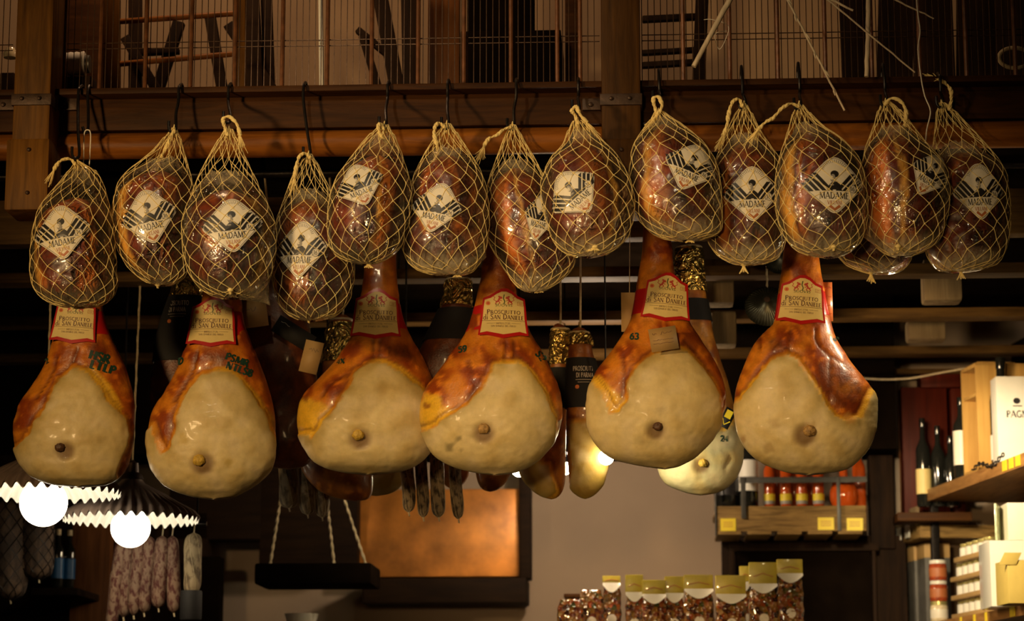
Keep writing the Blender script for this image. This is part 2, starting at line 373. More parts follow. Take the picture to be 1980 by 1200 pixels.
def strip2(pts, w, seg=1):
    """polyline in the label's plane -> list of quads"""
    P2 = []
    for i in range(len(pts) - 1):
        for j in range(seg): P2.append([pts[i][k] + (pts[i + 1][k] - pts[i][k]) * j / seg for k in (0, 1)])
    P2.append(list(pts[-1])); P2 = np.array(P2, float); n = len(P2); L, R = [], []
    for i in range(n):
        d = P2[min(i + 1, n - 1)] - P2[max(i - 1, 0)]; l = np.hypot(*d) or 1; nn = np.array([-d[1], d[0]]) / l * w / 2
        L.append(P2[i] + nn); R.append(P2[i] - nn)
    return [(L[i], L[i + 1], R[i + 1], R[i]) for i in range(n - 1)]
def text_w(txt, h, caps=None, sp=0.06):
    return sum((G[c][0] + sp) * (h * (caps if (caps and c.isupper() and not f) else 1)) for c, f in first_flags(txt))
def first_flags(txt):
    out = []; st = True
    for c in txt: out.append((c, st or not c.isupper())); st = (c == ' ')
    return out
def text_quads(txt, cx, cy, h, rot=0, caps=None, width=None, serif=True, bold=1.0, arcb=0.0):
    w = text_w(txt, h, caps); k = (width / w) if width else 1.0
    x = -w / 2; q = []
    for c, f in first_flags(txt):
        hh = h * (caps if (caps and c.isupper() and not f) else 1)
        adv, st = G[c]
        for pts, th in st:
            pp = [(a * hh, b * hh) for a, b in pts]
            qs = strip2(pp, th * hh * bold)
            if serif and len(pts) == 2:
                for (a, b) in pts:
                    if b in (0, 1): qs += strip2([((a - .14) * hh, (b + (.03 if b == 0 else -.03)) * hh), ((a + .14) * hh, (b + (.03 if b == 0 else -.03)) * hh)], .06 * hh)
            for qd in qs: q.append([((p[0] + x) * k, p[1] - h / 2) for p in qd])
        x += (adv + .06) * hh
    cr, sr = math.cos(math.radians(rot)), math.sin(math.radians(rot))
    out = []
    for qd in q: out.append([(cx + a * cr - (b - arcb * a * a) * sr, cy + a * sr + (b - arcb * a * a) * cr) for a, b in qd])
    return out
def disc2(cx, cy, rx, ry, n=14):
    pts = arc(cx, cy, rx, ry, 0, 360, n); return [((cx, cy), pts[i], pts[i + 1], (cx, cy)) for i in range(n)]
def poly_fill(outline, rings=5):
    """radial sheet of a star-shaped outline: quads"""
    o = np.array(outline, float); c = o.mean(0); n = len(o); q = []
    for r in range(rings):
        a, b = r / rings, (r + 1) / rings
        for i in range(n):
            j = (i + 1) % n
            q.append((c + (o[i] - c) * b, c + (o[j] - c) * b, c + (o[j] - c) * a, c + (o[i] - c) * a))
    return q
def map_quads(mb, quads, fn, layer, mi):
    vs, fs = [], []
    for qd in quads:
        b = len(vs); pp = [tuple(p) for p in qd]
        if abs(pp[0][0] - pp[3][0]) < 1e-9 and abs(pp[0][1] - pp[3][1]) < 1e-9: pp = pp[:3]
        if len(pp) == 4 and abs(pp[2][0] - pp[3][0]) < 1e-9 and abs(pp[2][1] - pp[3][1]) < 1e-9: pp = pp[:3]
        for p in pp: vs.append(fn(p[0], p[1], layer))
        fs.append(tuple(range(b, b + len(pp))))
    mb.add(vs, fs, mi)

# ------------------------------------------------------------------ solids turned from a closed outline
class Solid:
    def __init__(s, outline, y, depth, dfn=None, ex=2.0):
        """outline in picture coordinates at depth y; every level is an oval between its two sides"""
        s.y = y; s.ex = ex
        sp = catmull(outline, True, 8); W3 = [P(a, b, y) for a, b in sp]
        s.o = np.array([(p.x, p.z) for p in W3]); s.zt, s.zb = s.o[:, 1].max(), s.o[:, 1].min()
        N = 240; s.zs = np.linspace(s.zb + 1e-4, s.zt - 1e-4, N); L, R = [], []
        x, z = s.o[:, 0], s.o[:, 1]; x2, z2 = np.roll(x, -1), np.roll(z, -1)
        for zz in s.zs:
            m = ((z <= zz) & (z2 > zz)) | ((z2 <= zz) & (z > zz)); xs = x[m] + (zz - z[m]) / (z2[m] - z[m]) * (x2[m] - x[m])
            L.append(xs.min()); R.append(xs.max())
        s.L, s.R = np.array(L), np.array(R); s.cx = (s.L + s.R) / 2; s.w = (s.R - s.L) / 2
        k = np.ones(9) / 9; wpad = np.concatenate([s.w[:1].repeat(4), s.w, s.w[-1:].repeat(4)])
        s.D = np.convolve(wpad, k, 'valid') * depth
        if dfn is not None: s.D = s.D * np.array([dfn((s.zt - q) / (s.zt - s.zb)) for q in s.zs])
        s.D = np.minimum(s.D, s.w * 3 + 1e-4)
    def at(s, z):
        return np.interp(z, s.zs, s.cx), np.interp(z, s.zs, s.w), np.interp(z, s.zs, s.D)
    def front(s, x, z):
        c, w, D = s.at(z); u = min(abs((x - c) / max(w, 1e-5)), 0.985); return s.y - D * (1 - u ** s.ex) ** (1 / s.ex)
    def ring(s, th, z, grow=0.0):
        c, w, D = s.at(z); sn, cs = math.sin(th), math.cos(th)
        if s.ex != 2.0: sn = math.copysign(abs(sn) ** (2 / s.ex), sn); cs = math.copysign(abs(cs) ** (2 / s.ex), cs)
        return Vector((c + (w + grow) * sn, s.y - (D + grow) * cs, z))
def levels(zt, zb, n, top_round=True):
    """denser near both ends"""
    return [zb + (zt - zb) * (0.5 - 0.5 * math.cos(math.pi * i / (n - 1))) for i in range(n)]

def sdf_poly(pts, poly):
    """signed distance, + inside; pts (n,2)"""
    poly = np.array(poly, float); p = pts[:, None, :]; a = poly[None]; b = np.roll(poly, -1, 0)[None]
    e = b - a; w = p - a; t = np.clip((w * e).sum(-1) / ((e * e).sum(-1) + 1e-9), 0, 1)
    d = np.sqrt(((w - e * t[..., None]) ** 2).sum(-1)).min(1)
    y, ay, by = p[..., 1], a[..., 1], b[..., 1]; c = ((ay <= y) != (by <= y))
    xs = a[..., 0] + (y - ay) / np.where(by == ay, 1e-9, by - ay) * e[..., 0]
    ins = ((c & (p[..., 0] < xs)).sum(1) % 2) == 1
    return np.where(ins, d, -d)
def sstep(a, b, x): t = np.clip((x - a) / (b - a), 0, 1); return t * t * (3 - 2 * t)
def mixc(c, d, f): return c * (1 - f)[:, None] + np.array(d)[None] * f[:, None]

def px_of(V):
    d = V - np.array([0, CAMY, CAMZ]); f = d[:, 1] * cp + d[:, 2] * sp_
    return np.stack([990 + FPX * d[:, 0] / f, 600 - FPX * (-d[:, 1] * sp_ + d[:, 2] * cp) / f], 1)

# ------------------------------------------------------------------ San Daniele ham leg
SD_OUT = [(-37, 31), (-25, 36), (-14, 44), (-5, 50), (5, 51), (14, 46), (25, 36), (37, 31), (39, 12), (41, -10), (43, -30), (45, -45), (30, -44), (16, -47), (0, -51), (-16, -47), (-30, -44), (-45, -45), (-43, -30), (-41, -10), (-39, 12)]
SD_IN = [(-34, 27), (-23, 31), (-13, 39), (-4, 44), (4, 44), (13, 40), (23, 31), (34, 27), (36, 8), (37, -10), (39, -26), (41, -40), (29, -37), (15, -40), (0, -43), (-15, -40), (-29, -37), (-41, -40), (-39, -26), (-37, -10), (-36, 8)]
def dens(o, k=3): 
    o = list(o); r = []
    for i in range(len(o)):
        a, b = o[i], o[(i + 1) % len(o)]
        for j in range(k): r.append((a[0] + (b[0] - a[0]) * j / k, a[1] + (b[1] - a[1]) * j / k))
    return r
def sd_label(parent, sol, cx, cy, tilt, k=1.0, band=-1):
    mb = MB(); m1 = M1(sol.y); ct, st = math.cos(math.radians(tilt)), math.sin(math.radians(tilt))
    c0 = P(cx, cy, sol.y)
    def fn(a, b, l):
        a *= 1.1
        x = c0.x + (a * ct - b * st) * k * m1; z = c0.z + (a * st + b * ct) * k * m1
        c_, w_, D_ = sol.at(z); u_ = min(1.3, abs(x - c_) / w_) * 0.6
        return Vector((x, sol.y - D_ * math.sqrt(1 - u_ * u_) - 0.004 - l * 0.0005, z))
    map_quads(mb, poly_fill(dens(SD_OUT), 6), fn, 0, 0)
    map_quads(mb, poly_fill(dens(SD_IN), 6), fn, 1, 1)
    q = text_quads('PROSCIUTTO', 0, 3.5, 9.0, 0, 0.80, 60, bold=1.15, arcb=0.0008)
    q += text_quads('di SAN DANIELE', 0, -7, 10.5, 0, 0.80, 72, bold=1.15, arcb=0.0008)
    map_quads(mb, q, fn, 2, 2)
    map_quads(mb, text_quads('SUOVIS', 0, 16.5, 5, 0, None, 31, bold=1.1), fn, 2, 3)
    ln = strip2([(-38, -15.5), (0, -14.5), (38, -15.5)], 0.7, 6) + strip2([(-30, -20.5), (-14, -20.2)], 0.5, 2) + strip2([(14, -20.2), (30, -20.5)], 0.5, 2)
    ln += text_quads('MARTELLI 5. 27 S.R.L.', 0, -20.5, 3.6, 0, None, 26, serif=False) + text_quads('SAN DANIELE DEL FRIULI', 0, -26, 3.6, 0, None, 44, serif=False)
    map_quads(mb, ln, fn, 2, 2)
    fig = []
    for sx in (-1, 1):      # two heraldic beasts facing the blade
        for pts, w in (([(4, 33), (8, 30), (10, 25), (14, 22)], 3.2), ([(8, 35), (9, 32)], 3.6), ([(6, 29), (3, 31)], 1.4), ([(8, 27), (4, 25)], 1.4), ([(10, 25), (7, 21), (9, 19)], 1.8),
                       ([(13, 23), (15, 19), (12, 18)], 1.8), ([(13, 24), (18, 27), (16, 32), (19, 34)], 1.3)):
            fig += strip2([(a * sx, b) for a, b in pts], w)
    map_quads(mb, fig, fn, 2, 4)
    map_quads(mb, strip2([(0, 18), (1.5, 24), (-1, 30), (0.5, 38)], 2.0), fn, 2, 3)
    map_quads(mb, disc2(-28, 20, 4.2, 4.2), fn, 2, 5); map_quads(mb, disc2(-28, 20, 1.8, 1.8), fn, 3, 4)
    bx = strip2([(24, 24), (34, 23), (34, 16), (24, 17), (24, 24)], 0.7) + strip2([(26, 21.5), (32, 21)], 0.8) + strip2([(26, 19), (32, 18.5)], 0.8)
    map_quads(mb, bx, fn, 2, 6)
    lb = mb.build('paper_label', MT('label_red', 'card_yellow', 'ink_brown', 'ink_olive', 'ink_red', 'ink_orange', 'ink_rust'), parent, smooth=True, auto=False)
    lb['label'] = 'cream and red label reading PROSCIUTTO di SAN DANIELE'
    # red band running round the shank behind the label
    mb = MB(); n = 40; rows = 7; vs, fs = [], []
    zc = c0.z - 0.006; hh = 25 * k * m1
    for i in range(rows):
        z = zc - hh + 2 * hh * i / (rows - 1)
        for j in range(n):
            vs.append(sol.ring(2 * math.pi * j / n, z + 0.004 * math.sin(2 * math.pi * j / n), 0.0012))
    for i in range(rows - 1):
        for j in range(n): fs.append((i * n + j, i * n + (j + 1) % n, (i + 1) * n + (j + 1) % n, (i + 1) * n + j))
    mb.add(vs, fs); mb.build('neck_band', MT('label_red'), parent, auto=False)

def make_leg(outline, v, fat, label, desc, bone, sdl=None, yellow=(), dark=(), stamps=(), rope_px=None, hscale=1.0, foil=None, sleeve=None, palette='sd', name='cured_ham_leg', group='San Daniele ham legs in the front row', creases=(), nring=150, nlev=170, seed=0, topy=None, spots=()):
    cxp = sum(o[0] for o in outline) / len(outline); y = YR(cxp, 700, v)
    sol = Solid(outline, y, 0.66, lambda t: (1.45 - 0.62 * min(1, max(0, (t - 0.12) / 0.45))) * hscale, 2.15)
    top = P(outline[0][0], outline[0][1], y)
    cxt, wt, dt = sol.at(sol.zt - 0.01)
    root = thing(name, desc, 'ham', (cxt, y, sol.zb), group)
    zs = levels(sol.zt, sol.zb, nlev); V = []
    for z in zs:
        for j in range(nring): V.append(sol.ring(2 * math.pi * j / nring, z))
    V = np.array(V); pxs = px_of(V); th = np.tile(np.arange(nring) * 2 * math.pi / nring, nlev)
    frontness = np.cos(th)                       # 1 towards the room's front
    wob = np.array([nz(a * 0.03, b * 0.03, seed) for a, b in pxs]); wob2 = np.array([nz(a * 0.09, b * 0.09, seed + 5) for a, b in pxs])
    d = sdf_poly(pxs + np.stack([wob2, wob], 1) * 4, fat) if fat else np.full(len(V), -50.0)
    d = np.where(frontness > -0.15, d, -60)
    if palette == 'sd': sk, sk2, cr_ = (0.58, 0.150, 0.010), (0.32, 0.055, 0.006), (0.80, 0.63, 0.29)
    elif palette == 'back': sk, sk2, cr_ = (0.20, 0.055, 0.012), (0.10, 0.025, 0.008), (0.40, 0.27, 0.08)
    elif palette == 'mid': sk, sk2, cr_ = (0.42, 0.15, 0.018), (0.20, 0.05, 0.010), (0.46, 0.30, 0.06)
    else: sk, sk2, cr_ = (0.55, 0.24, 0.035), (0.35, 0.10, 0.02), (0.62, 0.54, 0.30)
    C = np.tile(np.array(sk), (len(V), 1)); C = mixc(C, sk2, sstep(-0.25, 0.45, wob)); C = mixc(C, [x * 1.35 for x in sk], sstep(0.1, 0.5, wob2))
    if palette == 'sd': C = mixc(C, (0.86, 0.33, 0.022), sstep(-0.15, 0.45, -wob + wob2 * .4 - 0.25 * np.sin(th)) * 0.55)
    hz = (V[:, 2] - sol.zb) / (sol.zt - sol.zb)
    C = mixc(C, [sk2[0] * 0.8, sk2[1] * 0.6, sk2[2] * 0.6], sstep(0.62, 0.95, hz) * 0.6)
    for poly in yellow:
        dy = sdf_poly(pxs + wob2[:, None] * 5, poly); C = mixc(C, (0.98, 0.56, 0.035), sstep(-4, 6, dy) * (frontness > -0.1))
    for poly in dark:
        dy = sdf_poly(pxs + np.stack([wob, wob2], 1) * 8, poly); C = mixc(C, (0.10, 0.022, 0.008), sstep(-5, 9, dy) * 0.8 * (frontness > 0) * (0.55 + 0.45 * sstep(-.2, .2, wob2)))
    cre = np.zeros(len(V))
    for pl in creases:
        sp = catmull(pl, False, 6); dd = np.sqrt(((pxs[:, None] - sp[None]) ** 2).sum(-1)).min(1); k_ = sstep(6.5, 1.0, dd) * (frontness > 0); cre += k_
        C = mixc(C, (0.14, 0.028, 0.008), k_ * 0.75)
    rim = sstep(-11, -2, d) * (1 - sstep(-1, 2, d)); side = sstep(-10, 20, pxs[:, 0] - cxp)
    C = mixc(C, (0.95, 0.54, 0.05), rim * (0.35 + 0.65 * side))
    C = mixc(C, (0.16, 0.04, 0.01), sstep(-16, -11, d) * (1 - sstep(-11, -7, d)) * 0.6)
    f = sstep(-1.5, 2.5, d); C = mixc(C, cr_, f)
    C = mixc(C, (0.40, 0.27, 0.04), f * (1 - sstep(0, 22, d)) * (0.35 + 0.4 * sstep(-.3, .3, wob)))  # olive edge of the fat, with edge shadow put into its colour
    C = mixc(C, (0.66, 0.47, 0.16), f * sstep(0.0, 0.5, wob) * 0.6); C = mixc(C, (0.84, 0.68, 0.40), f * sstep(0.0, 0.5, -wob) * 0.5)
    for (sx, sy, sr, colr, am) in spots:
        dd = np.hypot(pxs[:, 0] - sx, pxs[:, 1] - sy) + wob2 * 8; C = mixc(C, colr, sstep(sr, sr * 0.2, dd) * am * (frontness > 0))
    if bone:
        bx, by, br = bone[:3]; dd = np.hypot(pxs[:, 0] - bx, pxs[:, 1] - by); C = mixc(C, (0.20, 0.10, 0.035), sstep(br * 2.0, br * 0.8, dd) * 0.85 * f)
        pit = sstep(br * 1.9, br * 0.9, dd) * (frontness > 0)
    else: pit = np.zeros(len(V))
    cxl = np.interp(V[:, 2], sol.zs, sol.cx); ctr = np.stack([cxl, np.full(len(V), y), V[:, 2]], 1)
    out = V - ctr; ln = np.linalg.norm(out, axis=1, keepdims=True) + 1e-6
    ndir = out / ln; dmp = np.clip(ln[:, 0] / 0.05, 0, 1)
    disp = (wob * 0.004 + wob2 * 0.0018 + sstep(-6, 3, d) * 0.006 * (frontness > -0.1) - sstep(-18, -8, d) * (1 - sstep(-8, -2, d)) * 0.003 - pit * 0.006 - np.minimum(cre, 1) * 0.004) * dmp
    keep = np.where(np.abs(frontness) < 0.12, 0.25, 1.0)
    V = V + ndir * (disp * keep)[:, None]
    F = []
    for i in range(nlev - 1):
        for j in range(nring): F.append((i * nring + j, i * nring + (j + 1) % nring, (i + 1) * nring + (j + 1) % nring, (i + 1) * nring + j))
    F.append(tuple(range(nring))[::-1]); F.append(tuple((nlev - 1) * nring + j for j in range(nring)))
    me = bpy.data.meshes.new('tmp'); me.from_pydata(V.tolist(), [], F); me.update()
    NR = np.zeros(len(V) * 3); me.vertices.foreach_get('normal', NR); NR = NR.reshape(-1, 3)
    bvh = BVHTree.FromPolygons([Vector(p) for p in V], F); bpy.data.meshes.remove(me)
    CA = np.concatenate([C, np.ones((len(C), 1))], 1)
    def sub(name_, fs, mat):
        ids = sorted({i for f_ in fs for i in f_}); mp = {i: k for k, i in enumerate(ids)}
        mb = MB(); mb.add(V[ids].tolist(), [tuple(mp[i] for i in f_) for f_ in fs])
        return mb.build(name_, MT(mat), root, cols=CA[ids], normals=[tuple(q) for q in NR[ids]], auto=False)
    fat_f = [f_ for f_ in F if len(f_) == 4 and d[f_[0]] > 0.5]; rest = [f_ for f_ in F if not (len(f_) == 4 and d[f_[0]] > 0.5)]
    sub('rind', rest, 'ham_skin')
    if fat_f: sub('fat_face', fat_f, 'ham_fat')['label'] = 'smooth cream fat face'
    def drape(x, z, off=0.001):
        h = bvh.ray_cast(Vector((x, y - 1.5, z)), Vector((0, 1, 0)))
        return Vector((x, (h[0].y if h[0] else sol.front(x, z)) - off, z))
    m1 = M1(y)
    if bone:
        b0 = P(bone[0], bone[1], y); pp = drape(b0.x, b0.z); r = bone[2] * m1 * 0.82; mb = MB(); vs, fs = [], []
        n1, n2 = 12, 20
        for i in range(n1 + 1):
            a = math.pi * i / n1
            for j in range(n2):
                b = 2 * math.pi * j / n2; q = Vector((math.sin(a) * math.cos(b), math.cos(a), math.sin(a) * math.sin(b)))
                k = 1 + 0.22 * nz(q.x * 2.4 + seed, q.y * 2.4, q.z * 2.4) + 0.08 * nz(q.x * 7, q.y * 7, q.z * 7 + seed)
                vs.append(pp + Vector((q.x, q.y * 0.75, q.z * 0.92)) * r * k)
        for i in range(n1):
            for j in range(n2): fs.append((i * n2 + j, i * n2 + (j + 1) % n2, (i + 1) * n2 + (j + 1) % n2, (i + 1) * n2 + j))
        mb.add(vs, fs); mb.build('bone_end', MT(bone[3]), root, auto=False)
    for (txt, sx, sy, hh, rot) in stamps:
        c0 = P(sx, sy, y); mb = MB(); q = []
        for li, line in enumerate(txt.split('/')): q += text_quads(line, 0, -li * hh * 1.15, hh, 0, None, serif=False, bold=2.0)
        cr, sr = math.cos(math.radians(rot)), math.sin(math.radians(rot))
        map_quads(mb, q, lambda a, b, l: drape(c0.x + (a * cr - b * sr) * m1, c0.z + (a * sr + b * cr) * m1, 0.0012), 0, 0)
        mb.build('ink_stamp', MT('ink_stamp'), root, auto=False)
    if sdl: sd_label(root, sol, *sdl)
    if foil:       # crumpled gold foil round the hock
        z1, z0 = P(cxp, foil[0], y).z, P(cxp, foil[1], y).z; mb = MB(); vs, fs = [], []; n1, n2 = 22, 40
        for i in range(n1):
            z = z0 + (z1 - z0) * i / (n1 - 1)
            for j in range(n2):
                th_ = 2 * math.pi * j / n2; g = 0.006 + 0.006 * nz(th_ * 2, z * 60, seed) ; q = sol.ring(th_, min(max(z, sol.zb), sol.zt - 0.001), g)
                if z >= sol.zt - 0.02:
                    kk = max(0.15, 1 - (z - sol.zt + 0.02) / 0.03); c_ = sol.at(z)[0]; q = Vector((c_ + (q.x - c_) * kk, y + (q.y - y) * kk, z))
                vs.append(q)
        for i in range(n1 - 1):
            for j in range(n2): fs.append((i * n2 + j, i * n2 + (j + 1) % n2, (i + 1) * n2 + (j + 1) % n2, (i + 1) * n2 + j))
        mb.add(vs, fs); mb.build('gold_foil', MT('gold_foil'), root, auto=False)['label'] = 'crumpled gold foil cap'
    if sleeve:
        z1, z0 = P(cxp, sleeve[0], y).z, P(cxp, sleeve[1], y).z; mb = MB(); vs, fs = [], []; n1, n2 = 10, 48
        for i in range(n1):
            z = z0 + (z1 - z0) * i / (n1 - 1)
            for j in range(n2): vs.append(sol.ring(2 * math.pi * j / n2, z, 0.006))
        for i in range(n1 - 1):
            for j in range(n2): fs.append((i * n2 + j, i * n2 + (j + 1) % n2, (i + 1) * n2 + (j + 1) % n2, (i + 1) * n2 + j))
        mb.add(vs, fs)
        q = []
        if len(sleeve) > 2 and sleeve[2]:
            cx_, cy_ = sleeve[2]; c0 = P(cx_, cy_, y)
            q = text_quads('PROSCIUTTO', 0, 6, 9, 0, None, 46, serif=False, bold=1.2) + text_quads('DI PARMA', 0, -7, 9, 0, None, 34, serif=False, bold=1.2) + strip2([(-18, -16), (18, -16)], 1.0, 4) + strip2([(-14, -21), (14, -21)], 0.8, 4)
            map_quads(mb, q, lambda a, b, l: Vector((c0.x + a * m1, sol.front(c0.x + a * m1, c0.z + b * m1) - 0.0072, c0.z + b * m1)), 0, 1)
            map_quads(mb, disc2(-15, -30, 4, 4), lambda a, b, l: Vector((c0.x + a * m1, sol.front(c0.x + a * m1, c0.z + b * m1) - 0.0072, c0.z + b * m1)), 0, 2)
        mb.build('paper_sleeve', MT('sleeve_black', 'ink_white', 'ink_orange'), root, auto=False)['label'] = 'black paper sleeve with pale lettering'
    # cord from the hock up to the rail
    zt = topy if topy else RAILZ
    mb = MB(); p0 = Vector((cxt, y, sol.zt - 0.02))
    ry = railv_y(p0.x)
    mb.tube([p0, p0 + Vector((0.004, 0.002, 0.03)), Vector((cxt, (y + ry) / 2, (p0.z + zt) / 2)), Vector((cxt, ry, zt))], 0.0035, 6)
    mb.tube([sol.ring(a * 2 * math.pi / 20, sol.zt - 0.018, 0.003) for a in range(20)], 0.0035, 6, closed=True)
    mb.build('hanging_cord', MT('rope'), root)
    return root, sol, drape

RAILV = 0.42
RAILZ = PB(990, 330, RAILV).z
def railv_y(x): return (RAILV - x * sa) / ca

# ------------------------------------------------------------------ the setting: mezzanine front, posts, ceiling, walls
def struct(mb, name, mats, label=None):
    o = mb.build(name, mats, kind='structure')
    if label: o['label'] = label
    return o
UL, UR = -2.7, 2.7
zA = PB(100, 182, 0.06).z; zB = PB(100, 252, 0.09).z; zC = PB(100, 295, 0.05).z
struct(MB().ruv(UL, UR, 0.10, 0.30, zB, zA - 0.004, bev=0.006), 'trim_1', MT('wood_beam'), 'broad brown mezzanine beam above the hanging hams')
struct(MB().ruv(UL, UR, 0.045, 0.31, zA - 0.006, zA + 0.012, bev=0.004), 'trim_2', MT('wood_beam'), 'narrow lip along the top of the beam')
mb = MB(); zc_ = (zB + zC) / 2 - 0.002; r = (zB - zC) / 2
mb.tube([RW(UL + (UR - UL) * i / 24, 0.125, zc_) for i in range(25)], r, 20)
struct(mb, 'trim_3', MT('wood_molding'), 'rounded orange-brown moulding under the beam')
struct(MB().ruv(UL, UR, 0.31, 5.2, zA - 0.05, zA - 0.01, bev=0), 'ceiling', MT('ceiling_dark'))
# leg rail board and joists
mb = MB().rb(-900, 398, 2900, 440, 0.62, 0.07); struct(mb, 'trim_4', MT('wood_joist'), 'dim board under the mezzanine')
zj = PB(100, 545, 1.1).z
for i, (dist, hgt) in enumerate(((1.12, 0.034), (1.84, 0.034), (2.62, 0.03), (2.95, 0.02))):
    z0 = PB(200, (545, 628, 697, 735)[i], dist).z
    struct(MB().ruv(-3.2, 3.4, dist, dist + 0.09, z0, z0 + hgt), 'trim_%d' % (5 + i), MT('wood_joist'), 'ceiling joist number %d back from the hams' % (i + 1))
    k = i
# iron rail from which the legs hang
mb = MB().tube([RW(UL, RAILV, RAILZ), RW(UR, RAILV, RAILZ)], 0.012, 12)
for u in (-2.2, -0.75, 0.7, 2.2): mb.tube([RW(u, RAILV, RAILZ), RW(u, RAILV, zA - 0.04)], 0.008, 8)
tag(mb.build('hanging_rail', MT('iron')), 'dark iron rail behind the front beam carrying the ham legs', 'rail')
# walls and floor
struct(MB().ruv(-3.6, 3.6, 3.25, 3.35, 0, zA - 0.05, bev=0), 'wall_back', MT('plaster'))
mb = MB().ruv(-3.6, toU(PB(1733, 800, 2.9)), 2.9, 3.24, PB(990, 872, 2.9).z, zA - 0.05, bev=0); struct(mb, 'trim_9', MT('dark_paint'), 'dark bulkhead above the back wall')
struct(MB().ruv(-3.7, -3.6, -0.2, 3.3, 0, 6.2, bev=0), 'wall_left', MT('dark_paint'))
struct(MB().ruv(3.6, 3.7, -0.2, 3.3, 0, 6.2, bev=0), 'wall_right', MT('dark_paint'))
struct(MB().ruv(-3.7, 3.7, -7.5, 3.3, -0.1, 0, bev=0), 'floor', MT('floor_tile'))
struct(MB().ruv(-3.6, 3.6, 1.7, 1.8, zA + 0.0, 6.2, bev=0), 'wall_upper', MT('plaster_up'))
# posts
def post(px0, px1, label, name, mat='wood_post'):
    mb = MB(); a, b = PB(px0, 200, -0.0), PB(px1, 200, -0.0); u0, u1 = toU(a), toU(b)
    zbot = PB(px0, 408, 0).z
    mb.ruv(u0, u1, -0.005, 0.135, zbot + 0.15, zA + 1.6, 0, 0.008)
    mb.ruv(u0 - 0.012, u1 + 0.004, -0.014, 0.135, zbot, PB(px0, 270, 0).z, 0, 0.008)
    z1 = PB(px0, 205, 0).z
    mb.ruv(u0 - 0.004, u1 + 0.004, -0.012, 0.06, z1, z1 + 0.032, 1, 0.002)
    for k in (0.25, 0.72):
        c = RW(u0 + (u1 - u0) * k, -0.014, z1 + 0.018); mb.lathe(c, [(0.0, 0), (0.006, 0), (0.005, 0.004), (0.001, 0.006)], 12, 1, (0, -1, 0))
    for z in (PB(px0, 292, 0).z, PB(px0, 375, 0).z):
        mb.lathe(RW((u0 + u1) / 2, -0.016, z), [(0.0, 0), (0.006, 0), (0.005, 0.004), (0.001, 0.006)], 12, 1, (0, -1, 0))
    return struct(mb, name, MT(mat, 'rust_iron'), label)
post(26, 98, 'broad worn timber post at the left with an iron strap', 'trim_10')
post(1163, 1239, 'timber post in the middle of the mezzanine front, shade put into its colour', 'trim_11', 'wood_post_shaded')
mb = MB()
for px in (10, 128, 1146): 
    mb.rb(px - 20, 190, px + 20, 212, 0.085, 0.02, 0, 0.002); c = PB(px - 4, 202, 0.084); mb.lathe(c, [(0, 0), (0.007, 0), (0.006, 0.005), (0.001, 0.007)], 10, 0, (0, -1, 0))
struct(mb, 'trim_12', MT('rust_iron'), 'small bolted iron plates beside the posts')
# pale blocks under the ceiling
for i, (a, b, c, d_, v) in enumerate(((1785, 500, 1862, 580, 1.5), (1755, 615, 1830, 655, 2.2), (1355, 500, 1420, 585, 1.3), (1375, 600, 1425, 665, 1.6))):
    struct(MB().rb(a, b, c, d_, v, 0.1, 0, 0.012), 'trim_%d' % (13 + i), MT('block_pale'), 'rough pale wooden block below the joists')

# ------------------------------------------------------------------ cage on the mezzanine
def cage(px0, px1, bars, label):
    r = thing('mezzanine_railing', label, 'railing', PB((px0 + px1) / 2, 180, 0.14), 'wire railing panels along the mezzanine')
    zt = zA + 1.3
    for px in bars:
        p = PB(px, 170, 0.13); MB().tube([Vector((p.x, p.y, zA + 0.01)), Vector((p.x, p.y, zt))], 0.0062, 8).build('bar', MT('cage_bar'), r)
    mb = MB(); px = px0; mw = MB()
    while px < px1:
        p = PB(px, 170, 0.145); q = 0.001 * rnd.uniform(-1, 1); mw.tube([Vector((p.x, p.y, zA + 0.01)), Vector((p.x + q, p.y, zt))], 0.00135, 5); px += 12.3
    for z in (PB(600, 176, 0.14).z, PB(600, 171, 0.14).z, PB(600, 87, 0.14).z, PB(600, 76, 0.14).z, zA + 0.4, zA + 0.42):
        a, b = PB(px0, 170, 0.148), PB(px1, 170, 0.148); a.z = b.z = z; mw.tube([a, b], 0.0016, 5)
    mw.build('wire_mesh', MT('cage_wire'), r)
    return r
cage(-60, 22, (-30,), 'brown wire railing at the far left of the left post')
cage(104, 1160, [122, 192, 280, 368, 453, 545, 632, 718, 808, 897, 988, 1078, 1122], 'long brown wire and bar railing between the two posts')
cage(1242, 2040, [1322, 1412, 1505, 1597, 1687, 1780, 1870, 1965], 'dark wire and bar railing right of the middle post')

# things stored upstairs
def plank(mb, p0, p1, w, v, dep=0.03, mi=0):
    a, b = PB(p0[0], p0[1], v), PB(p1[0], p1[1], v); d = (b - a); L = d.length / 2; d.normalize(); side = d.cross(RW(0, 1, 0)).normalized()
    return mb.box8((a + b) / 2 + RW(0, dep / 2, 0), d * L, side * (w * M1(v) / 2), RW(0, dep / 2, 0), mi, 0.004)
r = thing('wooden_ladder', 'brown wooden ladder with round rungs behind the railing at left', 'ladder', PB(340, 185, 0.5))
for px, w in ((214, 34), (462, 26)): plank(MB(), (px, 178), (px, -120), w, 0.5).build('side_rail', MT('wood_post'), r)
for a, b in ((42, 26), (124, 104), (-40, -56)): MB().tube([PB(228, a, 0.52), PB(455, b, 0.52)], 0.0085, 10).build('rung', MT('wood_molding'), r)
def upstairs(name, label, cat, planks, mat, v):
    r = thing(name, label, cat, PB(planks[0][0][0], 182, v))
    for p0, p1, w in planks: plank(MB(), p0, p1, w, v + rnd.uniform(0, 0.05)).build('leg' if cat == 'chair' else 'board', MT(mat), r)
    return r
